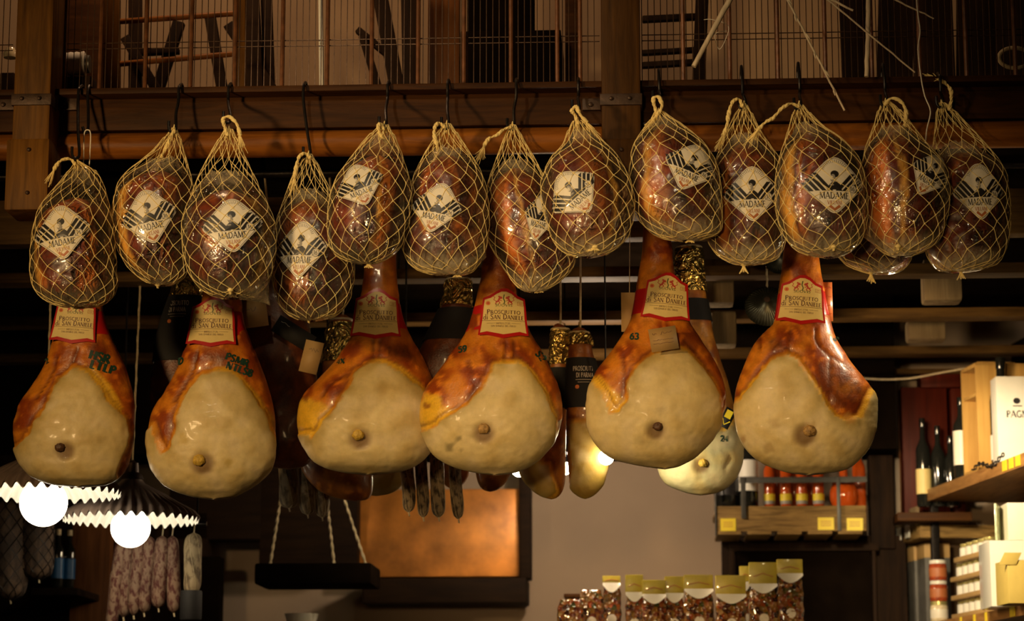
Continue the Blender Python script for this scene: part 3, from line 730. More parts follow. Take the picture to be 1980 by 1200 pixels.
upstairs('stacked_chair', 'dark wooden chair frame standing behind the ladder rungs', 'chair', [((260, 182), (260, -60), 26), ((300, 182), (345, 40), 24), ((250, 100), (345, 96), 12), ((430, 182), (405, 30), 22), ((240, 70), (305, 178), 20)], 'wood_darkz', 0.75)
upstairs('leaning_plank', 'dark planks leaning beside the right side of the ladder', 'planks', [((535, 185), (440, 45), 22), ((490, 182), (478, -60), 40), ((520, 182), (512, -60), 22)], 'wood_darkz', 0.8)
upstairs('rocking_chair', 'dark chair with slanting arms left of the brown panel', 'chair', [((770, 185), (725, -60), 30), ((745, 100), (690, 55), 14), ((735, 182), (700, 68), 16), ((795, 182), (790, -60), 34)], 'wood_darkz', 0.8)
MBp = MB().rb(828, -80, 888, 182, 0.9, 0.04); tag(MBp.build('wooden_board', MT('wood_board')), 'upright orange-brown board standing behind the railing', 'board')
r = thing('dark_cabinet', 'black cabinet with a raised back behind the railing', 'cabinet', PB(985, 182, 0.7))
MB().rb(890, 60, 1085, 182, 0.7, 0.3).build('body', MT('dark_paint'), r); MB().rb(905, -60, 1032, 62, 0.85, 0.1).build('back_panel', MT('dark_paint'), r)
tag(MB().rb(1092, -80, 1124, 182, 0.8, 0.04).build('upright_board', MT('wood_beam')), 'purplish brown upright board beside the black cabinet', 'board')
tag(MB().rb(104, -80, 200, 182, 0.95, 0.04).build('grey_board', MT('wood_beam')), 'weathered grey-brown board behind the white tin', 'board')
tag(MB().tube([PB(622, 178, 0.175), PB(619, -90, 0.175)], 0.0068, 12).build('white_pipe', MT('paper_white')), 'thin white pipe rising behind the left railing', 'pipe')
r = thing('paint_tin', 'dirty white tin lying on its side behind the left railing', 'tin', PB(143, 150, 0.2))
c = PB(141, 124, 0.2); mb = MB(); prof = [(0.0, -0.036), (0.033, -0.036), (0.036, -0.033), (0.033, -0.03)] + [(0.033 + 0.0022 * (k % 2), -0.03 + 0.06 * k / 7) for k in range(8)] + [(0.036, 0.033), (0.033, 0.036), (0.0, 0.036)]
mb.lathe(c, prof, 24, 0, (1, 0, 0.05)); mb.build('can_body', MT('paper_white'), r)
MB().lathe(c + Vector((0.035, 0, 0)), [(0, 0), (0.026, 0), (0.026, 0.014), (0, 0.016)], 20, 0, (1, 0, 0)).build('can_lid', MT('steel_grey'), r)
tag(MB().rb(112, 147, 176, 176, 0.17, 0.07).build('storage_box', MT('wood_darkz')), 'small dark box under the white tin', 'box')
tag(MB().rb(0, 140, 26, 178, 0.4, 0.05).build('storage_box', MT('wood_darkz')), 'small dark box behind the leftmost railing', 'box')
tag(MB().lathe(PB(20, 112, 0.4), [(0, 0), (0.02, 0.0), (0.022, 0.012), (0.012, 0.03), (0, 0.03)], 14).build('glass_jar', MT('jar_pale')), 'small glinting jar at the far left behind the railing', 'jar')
upstairs('stacked_bench', 'dark bench frame behind the railing right of the middle post', 'bench', [((1242, 35), (1345, 30), 12), ((1242, 100), (1345, 94), 9), ((1242, 124), (1345, 118), 11), ((1350, 182), (1360, -60), 26)], 'wood_darkz', 0.6)
upstairs('stored_panel', 'dark upright panels stored behind the right railing', 'panels', [((1660, 182), (1650, -60), 60), ((1730, 182), (1735, -60), 70), ((1810, 182), (1800, -60), 80), ((1890, 182), (1890, -60), 80), ((1965, 182), (1965, -60), 80)], 'wood_darkz', 0.9)
mb = MB(); c = PB(1962, 112, 0.3)
mb.tube([c + Vector((0.045 * math.cos(a * 2 * math.pi / 24), 0, 0.03 * math.sin(a * 2 * math.pi / 24))) for a in range(24)], 0.006, 8, closed=True)
tag(mb.build('coiled_ring', MT('rope')), 'pale grey coiled ring on the mezzanine at far right', 'ring')

# branches and cord hanging before the railing at right
def stick(p0, p1, r0, r1, label, name='dry_branch', nodes=0, v=0.0):
    a, b = PB(p0[0], p0[1], v), PB(p1[0], p1[1], v - 0.02); pts, rs = [], []
    for i in range(15):
        t = i / 14; pts.append(a.lerp(b, t) + Vector((nz(i * .7, p0[0]) * 0.003, 0, nz(i * .7, 9 + p0[0]) * 0.003))); rs.append((r0 + (r1 - r0) * t) * (1 + 0.1 * nz(i * 3.1, p0[1] + 3)))
    root = thing(name, label, 'branch', a, 'whitened branches hanging over the right railing')
    MB().tube(pts, rs, 10).build('stem', MT('twig'), root)
    for k in range(nodes):
        i = 2 + int(k * 12 / max(1, nodes)); q = pts[i]; d = (b - a).normalized()
        MB().tube([q - d * 0.012, q + Vector((0.004 * (-1) ** k, -0.003, 0)), q + d * 0.012 + Vector((0.006 * (-1) ** k, 0, 0))], [0.002, 0.0035, 0.001], 6).build('bud', MT('twig'), root)
    return root
stick((1432, -40), (1341, 129), 0.0085, 0.0068, 'thick pale branch leaning over the right railing, leftmost')
stick((1505, -35), (1633, 213), 0.0032, 0.003, 'long knobbly pale twig hanging down to the beam', nodes=6)
stick((1565, -30), (1769, 140), 0.0028, 0.0022, 'thin straight pale twig slanting down to the right')
stick((1681, -60), (1676, 148), 0.0075, 0.0062, 'upright pale stick standing before the railing', v=0.03)
stick((1680, -25), (1806, 36), 0.0032, 0.002, 'short pale twig at the top edge, rightmost')
stick((1570, -20), (1650, 21), 0.004, 0.003, 'short broken pale twig at the top edge')
mb = MB(); mb.tube([PB(a, b, -0.02) for a, b in catmull([(1768, -60), (1774, 20), (1779, 60), (1775, 95), (1781, 150), (1788, 185), (1799, 215), (1792, 250), (1789, 282)], False, 5)], 0.0017, 6)
tag(mb.build('hanging_wire', MT('string_white')), 'thin white wire hanging down beside the second netted ham from the right', 'wire')
mb = MB(); mb.tube([PB(a, b, 0.02) for a, b in catmull([(1405, 60), (1383, 66), (1390, 95), (1402, 78), (1408, 50), (1378, 38), (1361, 38)], False, 5)], 0.0009, 5)
tag(mb.build('loose_string', MT('string_white')), 'thin tangled string on the thick leftmost branch', 'string')

# ------------------------------------------------------------------ the six San Daniele legs
HV = 0.42
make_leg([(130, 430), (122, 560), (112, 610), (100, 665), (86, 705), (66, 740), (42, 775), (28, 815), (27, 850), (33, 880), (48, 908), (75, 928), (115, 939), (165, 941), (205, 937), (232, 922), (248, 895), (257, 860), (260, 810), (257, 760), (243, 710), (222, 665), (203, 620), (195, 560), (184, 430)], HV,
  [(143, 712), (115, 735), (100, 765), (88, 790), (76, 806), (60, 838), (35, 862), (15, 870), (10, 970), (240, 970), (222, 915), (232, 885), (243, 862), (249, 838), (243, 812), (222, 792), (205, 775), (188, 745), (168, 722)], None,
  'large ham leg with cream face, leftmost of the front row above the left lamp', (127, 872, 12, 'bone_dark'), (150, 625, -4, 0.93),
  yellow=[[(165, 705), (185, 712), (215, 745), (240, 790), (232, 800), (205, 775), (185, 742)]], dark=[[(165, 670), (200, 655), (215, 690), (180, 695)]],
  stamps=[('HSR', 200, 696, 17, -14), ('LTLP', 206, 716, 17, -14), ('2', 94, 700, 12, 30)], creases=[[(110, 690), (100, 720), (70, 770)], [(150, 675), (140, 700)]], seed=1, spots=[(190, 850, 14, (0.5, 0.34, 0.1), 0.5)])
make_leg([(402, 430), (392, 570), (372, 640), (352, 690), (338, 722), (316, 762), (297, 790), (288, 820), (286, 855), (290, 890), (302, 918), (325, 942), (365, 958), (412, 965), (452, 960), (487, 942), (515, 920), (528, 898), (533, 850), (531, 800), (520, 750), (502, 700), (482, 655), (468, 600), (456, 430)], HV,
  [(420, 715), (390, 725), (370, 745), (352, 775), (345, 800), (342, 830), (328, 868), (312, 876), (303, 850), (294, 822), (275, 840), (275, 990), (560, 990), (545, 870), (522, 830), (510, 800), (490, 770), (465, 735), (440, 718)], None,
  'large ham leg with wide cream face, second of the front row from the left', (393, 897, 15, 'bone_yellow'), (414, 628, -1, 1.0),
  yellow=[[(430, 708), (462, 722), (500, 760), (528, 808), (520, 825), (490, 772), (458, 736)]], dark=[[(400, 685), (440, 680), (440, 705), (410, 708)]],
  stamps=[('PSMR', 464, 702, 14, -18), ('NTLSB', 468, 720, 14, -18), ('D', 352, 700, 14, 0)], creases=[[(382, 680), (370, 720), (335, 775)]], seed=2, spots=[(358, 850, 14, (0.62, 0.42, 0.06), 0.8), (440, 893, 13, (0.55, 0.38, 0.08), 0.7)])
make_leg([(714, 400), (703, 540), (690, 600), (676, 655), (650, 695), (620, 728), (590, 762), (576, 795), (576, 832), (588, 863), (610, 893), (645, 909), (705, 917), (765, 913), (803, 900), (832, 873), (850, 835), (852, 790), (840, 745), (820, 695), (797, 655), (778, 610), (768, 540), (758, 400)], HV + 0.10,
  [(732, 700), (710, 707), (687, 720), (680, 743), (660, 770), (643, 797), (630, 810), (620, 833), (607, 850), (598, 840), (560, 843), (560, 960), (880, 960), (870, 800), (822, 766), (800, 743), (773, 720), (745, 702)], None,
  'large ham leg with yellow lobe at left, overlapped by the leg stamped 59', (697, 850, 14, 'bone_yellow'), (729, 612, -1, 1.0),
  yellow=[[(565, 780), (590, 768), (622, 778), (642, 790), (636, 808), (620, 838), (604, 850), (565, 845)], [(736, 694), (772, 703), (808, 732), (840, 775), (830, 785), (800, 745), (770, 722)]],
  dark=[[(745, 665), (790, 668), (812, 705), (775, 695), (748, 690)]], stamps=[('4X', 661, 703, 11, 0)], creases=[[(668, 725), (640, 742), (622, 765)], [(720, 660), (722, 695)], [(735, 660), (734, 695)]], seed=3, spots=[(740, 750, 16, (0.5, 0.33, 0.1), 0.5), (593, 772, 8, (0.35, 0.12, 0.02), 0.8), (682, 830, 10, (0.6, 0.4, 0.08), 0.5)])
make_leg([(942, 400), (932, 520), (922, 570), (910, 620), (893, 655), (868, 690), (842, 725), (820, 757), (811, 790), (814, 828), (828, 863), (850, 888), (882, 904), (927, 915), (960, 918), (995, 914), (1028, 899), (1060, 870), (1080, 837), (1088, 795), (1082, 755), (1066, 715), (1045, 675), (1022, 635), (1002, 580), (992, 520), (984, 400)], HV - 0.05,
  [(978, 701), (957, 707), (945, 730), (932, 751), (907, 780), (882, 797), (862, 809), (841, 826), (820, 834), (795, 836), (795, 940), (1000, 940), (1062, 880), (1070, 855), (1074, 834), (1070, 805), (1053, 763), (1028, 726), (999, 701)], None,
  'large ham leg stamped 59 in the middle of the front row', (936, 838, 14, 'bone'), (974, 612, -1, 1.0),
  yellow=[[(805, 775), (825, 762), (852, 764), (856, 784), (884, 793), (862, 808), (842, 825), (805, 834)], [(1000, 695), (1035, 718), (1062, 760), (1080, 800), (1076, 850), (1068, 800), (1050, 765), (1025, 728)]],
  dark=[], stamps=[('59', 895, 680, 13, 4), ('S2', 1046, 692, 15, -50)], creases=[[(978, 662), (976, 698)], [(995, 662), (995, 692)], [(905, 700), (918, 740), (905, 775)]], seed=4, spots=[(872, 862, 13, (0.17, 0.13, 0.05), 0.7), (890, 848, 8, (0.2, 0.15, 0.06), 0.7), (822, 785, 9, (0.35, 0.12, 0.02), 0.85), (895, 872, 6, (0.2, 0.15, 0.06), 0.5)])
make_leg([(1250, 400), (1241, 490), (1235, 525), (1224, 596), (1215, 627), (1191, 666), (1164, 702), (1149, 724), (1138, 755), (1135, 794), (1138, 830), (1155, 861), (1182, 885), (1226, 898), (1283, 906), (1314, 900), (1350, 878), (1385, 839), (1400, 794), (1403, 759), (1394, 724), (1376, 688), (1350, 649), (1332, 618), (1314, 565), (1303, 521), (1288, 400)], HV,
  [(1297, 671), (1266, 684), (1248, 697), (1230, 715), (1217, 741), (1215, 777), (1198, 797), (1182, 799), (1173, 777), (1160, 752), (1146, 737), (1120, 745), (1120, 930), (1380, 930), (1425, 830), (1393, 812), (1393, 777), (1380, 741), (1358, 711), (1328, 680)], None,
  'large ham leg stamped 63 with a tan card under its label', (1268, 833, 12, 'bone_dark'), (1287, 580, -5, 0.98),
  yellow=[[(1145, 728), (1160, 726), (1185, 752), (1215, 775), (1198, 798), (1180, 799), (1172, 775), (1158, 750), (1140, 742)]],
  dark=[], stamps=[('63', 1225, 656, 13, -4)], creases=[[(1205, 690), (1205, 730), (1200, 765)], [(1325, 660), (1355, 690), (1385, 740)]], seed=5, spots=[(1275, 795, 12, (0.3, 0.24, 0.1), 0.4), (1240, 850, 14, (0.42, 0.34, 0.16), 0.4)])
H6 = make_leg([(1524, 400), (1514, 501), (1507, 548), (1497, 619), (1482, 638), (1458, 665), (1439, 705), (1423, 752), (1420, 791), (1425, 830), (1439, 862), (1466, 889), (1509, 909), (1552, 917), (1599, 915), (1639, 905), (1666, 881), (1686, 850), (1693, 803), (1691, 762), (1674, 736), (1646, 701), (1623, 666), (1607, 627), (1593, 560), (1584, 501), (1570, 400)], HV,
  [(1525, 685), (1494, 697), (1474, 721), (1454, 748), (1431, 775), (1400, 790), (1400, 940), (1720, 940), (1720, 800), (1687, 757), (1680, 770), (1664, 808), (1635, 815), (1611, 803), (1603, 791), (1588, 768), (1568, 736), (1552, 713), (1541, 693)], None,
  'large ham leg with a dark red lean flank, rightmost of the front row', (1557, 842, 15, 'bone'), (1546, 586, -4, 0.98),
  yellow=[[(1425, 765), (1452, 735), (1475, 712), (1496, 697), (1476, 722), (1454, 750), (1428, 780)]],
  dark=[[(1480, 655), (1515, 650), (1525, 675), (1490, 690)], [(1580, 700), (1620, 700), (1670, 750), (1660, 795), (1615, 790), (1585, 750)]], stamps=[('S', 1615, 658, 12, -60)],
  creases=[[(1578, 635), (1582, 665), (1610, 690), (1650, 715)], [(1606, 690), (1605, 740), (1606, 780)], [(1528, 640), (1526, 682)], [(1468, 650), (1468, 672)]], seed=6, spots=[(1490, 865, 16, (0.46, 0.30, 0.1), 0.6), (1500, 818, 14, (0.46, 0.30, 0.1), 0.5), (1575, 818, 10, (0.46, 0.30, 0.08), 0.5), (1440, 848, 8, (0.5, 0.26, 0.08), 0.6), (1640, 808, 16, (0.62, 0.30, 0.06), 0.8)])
def card(name, label, px, py, w, h, tilt, y, mat, ink, lines, parent=None, bend=0.0):
    m1 = M1(y); c0 = P(px, py, y); ct, st = math.cos(math.radians(tilt)), math.sin(math.radians(tilt)); mb = MB()
    def fn(a, b, l): return Vector((c0.x + (a * ct - b * st) * m1, c0.y - l * 0.0006 + bend * (a / w) ** 2, c0.z + (a * st + b * ct) * m1))
    g = [(-w / 2, -h / 2), (w / 2, -h / 2), (w / 2, h / 2), (-w / 2, h / 2)]
    mb.add([fn(a, b, l) for l in (-1, 1) for a, b in g], [(3, 2, 1, 0), (4, 5, 6, 7), (0, 1, 5, 4), (1, 2, 6, 5), (2, 3, 7, 6), (3, 0, 4, 7)], 0)
    for ln in lines: map_quads(mb, ln, fn, 2, 1)
    o = mb.build(name, MT(mat, ink), parent, auto=False)
    if parent is None: tag(o, label, 'card')
    return o
def scrib(x0, y0, w, h, n, s):
    r_ = random.Random(s); return strip2([(x0 + w * i / n, y0 + h * (0.5 - r_.random())) for i in range(n + 1)], 0.8)
card('price_card', 'tan handwritten card hanging under the label of ham 63', 1283, 655, 54, 46, 9, YR(1283, 655, HV) - 0.12, 'tan_card', 'ink_brown', [scrib(-20, 12, 8, 5, 5, 1), scrib(-5, 12, 24, 5, 12, 2), scrib(-21, -1, 40, 1.5, 20, 3), scrib(-21, -8, 40, 1.5, 20, 4)])
c_ = P(1217, 565, YR(1215, 603, HV) + 0.12); MBt = MB().tube([c_, Vector((c_.x, railv_y(c_.x), RAILZ))], .0012, 5); tag(MBt.build('tag_cord', MT('rope')), 'thin cord from which the plain brown tag hangs', 'cord')
card('paper_tag', 'plain brown tag behind the neck of ham 63, left side', 1217, 603, 32, 78, 0, YR(1215, 603, HV) + 0.12, 'tan_card', 'ink_brown', [])
card('paper_tag', 'orange printed tag sticking out right of the rightmost leg label', 1600, 583, 20, 78, 0, YR(1600, 583, HV) + 0.0, 'orange_card', 'ink_red', [scrib(-6, 28, 14, 4, 8, 5), scrib(-6, 10, 14, 4, 8, 6), scrib(-6, -8, 14, 4, 8, 7), scrib(-6, -24, 14, 4, 8, 8)])
card('handwritten_card', 'yellowish handwritten card hanging behind the third leg', 602, 690, 36, 64, -13, YR(602, 690, 0.62), 'tan_card', 'ink_black', [scrib(-8, 14, 20, 9, 9, 9)])
card('hanging_note', 'tan handwritten note hanging right of the second leg label', 492, 605, 50, 56, 8, YR(492, 605, 0.55), 'tan_card', 'ink_black', [scrib(-14, 8, 18, 12, 7, 10)])

# ------------------------------------------------------------------ legs in the rows behind
BG = 'ham legs hanging in the rows behind'
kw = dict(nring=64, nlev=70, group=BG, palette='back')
def bgleg(ol, v, label, fat=None, **k):
    a = dict(kw); a.update(k); return make_leg(ol, v, fat, None, label, a.pop('bone', None), **a)
bgleg([(352, 520), (335, 560), (320, 600), (305, 650), (298, 700), (290, 740), (290, 780), (300, 810), (335, 825), (380, 810), (400, 760), (400, 700), (395, 640), (392, 560), (380, 520)], 0.78, 'dark ham leg in a black lettered sleeve left of the second front leg', foil=(540, 575), sleeve=(575, 700, (347, 597)), seed=11)
bgleg([(500, 520), (480, 620), (465, 700), (455, 780), (460, 850), (490, 890), (540, 905), (590, 900), (615, 860), (622, 800), (612, 720), (600, 640), (585, 560), (560, 520)], 0.72, 'dark brown ham leg behind the second and third front legs', seed=12)
bgleg([(640, 620), (625, 700), (590, 800), (575, 870), (590, 920), (630, 955), (690, 968), (720, 950), (715, 860), (700, 740), (680, 620)], 1.0, 'orange ham leg bottom peeping below the third front leg, left', foil=(625, 700), palette='mid', seed=13)
bgleg([(720, 700), (690, 780), (660, 850), (640, 900), (655, 935), (690, 953), (740, 957), (775, 940), (795, 900), (800, 850), (790, 780), (770, 700)], 1.3, 'cream ham leg bottom peeping below the middle of the third front leg', fat=[(600, 860), (850, 860), (850, 1000), (600, 1000)], palette='mid', seed=14)
bgleg([(868, 535), (858, 580), (830, 640), (805, 700), (795, 780), (805, 850), (840, 880), (890, 870), (910, 800), (912, 700), (912, 620), (910, 575), (905, 535)], 0.75, 'dark ham leg with gold foil cap and black sleeve between third and fourth front legs', foil=(535, 592), sleeve=(598, 660), seed=15)
bgleg([(860, 700), (840, 800), (835, 880), (850, 925), (875, 945), (900, 930), (912, 890), (905, 800), (890, 700)], 1.32, 'small orange ham tip under the left edge of the leg stamped 59', palette='mid', seed=16)
bgleg([(940, 700), (925, 800), (918, 880), (925, 935), (950, 950), (980, 930), (995, 880), (990, 800), (975, 700)], 1.25, 'small orange ham tip under the middle of the leg stamped 59', palette='mid', seed=17)
bgleg([(1070, 630), (1065, 700), (1050, 780), (1020, 840), (1005, 890), (1015, 930), (1045, 958), (1075, 963), (1092, 935), (1094, 860), (1096, 780), (1100, 700), (1100, 640)], 0.85, 'ham leg with gold foil cap right behind the leg stamped 59', foil=(628, 705), fat=[(1000, 880), (1060, 900), (1075, 950), (1040, 980), (990, 950)], sleeve=(712, 790), seed=18, palette='mid')
bgleg([(1105, 640), (1098, 700), (1096, 780), (1098, 840), (1098, 900), (1105, 945), (1130, 964), (1155, 950), (1173, 915), (1178, 870), (1170, 800), (1160, 740), (1150, 700), (1135, 640)], 0.8, 'narrow ham leg in a black sleeve lettered Prosciutto di Parma', foil=(622, 668), sleeve=(694, 790, (1130, 722)), fat=[(1098, 820), (1130, 812), (1180, 870), (1160, 975), (1100, 970), (1110, 900)], seed=19, palette='mid')
bgleg([(1312, 475), (1308, 540), (1312, 600), (1305, 680), (1290, 760), (1275, 840), (1272, 890), (1285, 930), (1320, 950), (1360, 957), (1400, 945), (1428, 910), (1435, 860), (1425, 810), (1408, 740), (1388, 680), (1370, 600), (1360, 530), (1352, 475)], 0.95, 'brightly lit ham leg stamped 24 hanging behind the leg stamped 63', foil=(470, 565), sleeve=(580, 622), fat=[(1397, 835), (1372, 822), (1330, 850), (1250, 860), (1250, 980), (1450, 980), (1445, 840), (1420, 815)],
      bone=(1356, 900, 11, 'bone_yellow'), stamps=[('24', 1397, 853, 11, 0)], palette='pale', seed=20, nring=100, nlev=110, creases=[[(1330, 870), (1345, 880), (1352, 905), (1355, 925)], [(1395, 870), (1410, 885), (1400, 905)]])
card('paper_tag', 'black and yellow tag on the leg stamped 24', 1406, 808, 22, 40, -28, YR(1406, 808, 0.95) - 0.10, 'sleeve_black', 'paper_yellow', [[((-7, 0), (6, 0), (6, 16), (-7, 16))], strip2([(-8, -4), (0, -14), (8, -4)], 2.2)])
card('paper_tag', 'black hanging tag slanting behind the third leg', 568, 645, 84, 36, -32, YR(568, 645, 0.62), 'sleeve_black', 'ink_grey', [scrib(-34, 8, 20, 3, 9, 12)])

# ------------------------------------------------------------------ netted hams
def madame_label(parent, sol, cx, cy, hw, hh, tilt):
    mb = MB(); m1 = M1(sol.y); c0 = P(cx, cy, sol.y); ct, st = math.cos(math.radians(tilt)), math.sin(math.radians(tilt)); kx, ky = hw * m1 * 1.12, hh * m1 * 1.12
    def fn(a, b, l):
        x0, z0 = a * kx, b * ky
        if tilt > 30: x0, z0 = a * kx, b * kx
        x = c0.x + x0 * ct - z0 * st; z = c0.z + x0 * st + z0 * ct
        return Vector((x, sol.front(x, z) - 0.0042 - l * 0.00035, z))
    def dia(k):
        crn = [(-1.0, -0.05), (0.05, 1.0), (1.0, 0.02), (0.0, -1.0)]; rr = [0.20, 0.46, 0.20, 0.26]; o = []
        for i in range(4):
            p = np.array(crn[i]); a = np.array(crn[i - 1]); b = np.array(crn[(i + 1) % 4]); r_ = rr[i]
            p1 = p + (a - p) / np.linalg.norm(a - p) * r_; p2 = p + (b - p) / np.linalg.norm(b - p) * r_
            for j in range(7): t = j / 6; o.append((p1 * (1 - t) ** 2 + 2 * p * t * (1 - t) + p2 * t * t) * k)
        d = dens(o[:], 1); return [q for i in range(len(d)) for q in ([d[i]] if np.hypot(*(np.array(d[(i + 1) % len(d)]) - d[i])) < .3 else [d[i] + (np.array(d[(i + 1) % len(d)]) - d[i]) * t for t in (0, .25, .5, .75)])]
    map_quads(mb, poly_fill(dia(1.0), 6), fn, 0, 0)
    d9 = [tuple(q) for q in dia(0.955)]; map_quads(mb, strip2(d9 + [d9[0]], 0.022), fn, 1, 2)
    q = []
    def inside(x, y): return abs(x) * 1.0 + abs(y) * 1.0 < 0.955
    for sx in (-1, 1):
        for k in range(5):        # black bands sloping down to the middle
            x0 = 0.02 + 0.195 * k; w = 0.135 if k < 4 else 0.08; n = 12; last = None
            for j in range(n):
                t0, t1 = j / n, (j + 1) / n
                a = (x0 + 0.60 * t0, -0.24 + 0.70 * t0); b = (x0 + 0.60 * t1, -0.24 + 0.70 * t1)
                if inside(*b): q.append(((sx * (a[0]), a[1]), (sx * (a[0] + w), a[1]), (sx * (b[0] + w), b[1]), (sx * b[0], b[1])) if sx > 0 else ((sx * b[0], b[1]), (sx * (b[0] + w), b[1]), (sx * (a[0] + w), a[1]), (sx * a[0], a[1])))
    map_quads(mb, q, fn, 1, 1)
    # small figure: hair, face, dark dress
    map_quads(mb, poly_fill([(-0.24, -0.24), (0.24, -0.24), (0.18, -0.02), (0.08, 0.06), (-0.04, 0.06), (-0.15, -0.03)], 3), fn, 2, 1)
    map_quads(mb, disc2(-0.03, 0.13, 0.085, 0.10), fn, 3, 3); map_quads(mb, disc2(-0.07, 0.17, 0.05, 0.06), fn, 4, 0); map_quads(mb, disc2(-0.08, -0.04, 0.07, 0.03), fn, 3, 3)
    map_quads(mb, disc2(0.02, 0.30, 0.125, 0.11), fn, 3, 1); map_quads(mb, disc2(-0.03, 0.22, 0.06, 0.075), fn, 4, 3)
    rays = []
    for k in range(17):
        a_ = (k - 8) * 0.16; rays += strip2([(0.03 + 0.34 * math.sin(a_), 0.36 + 0.30 * math.cos(a_)), (0.03 + 0.44 * math.sin(a_), 0.36 + 0.40 * math.cos(a_))], 0.02)
    map_quads(mb, rays, fn, 1, 2)
    map_quads(mb, strip2([(-0.62, -0.235), (0.62, -0.235)], 0.02, 10), fn, 2, 0)
    map_quads(mb, text_quads('MADAME', 0.0, -0.37, 0.20, 0, None, 0.90, bold=1.0), fn, 2, 1)
    map_quads(mb, text_quads('VILLANI', 0.0, -0.585, 0.12, 0, None, 0.44, serif=False), fn, 2, 4)
    map_quads(mb, strip2([(-0.16, -0.68), (0.0, -0.80), (0.16, -0.68)], 0.085), fn, 2, 4)
    map_quads(mb, text_quads('16', 0.56, -0.13, 0.13, 0, None, serif=True), fn, 3, 1)
    dd = arc(0.56, -0.13, 0.12, 0.12, 0, 360, 14); map_quads(mb, disc2(0.56, -0.13, 0.125, 0.125), fn, 2, 0); map_quads(mb, strip2(dd, 0.02), fn, 3, 2)
    mb.build('paper_label', MT('paper_cream', 'ink_black', 'ink_grey', 'ink_grey', 'ink_rust'), parent, auto=False)['label'] = 'cream diamond label reading MADAME VILLANI 16'

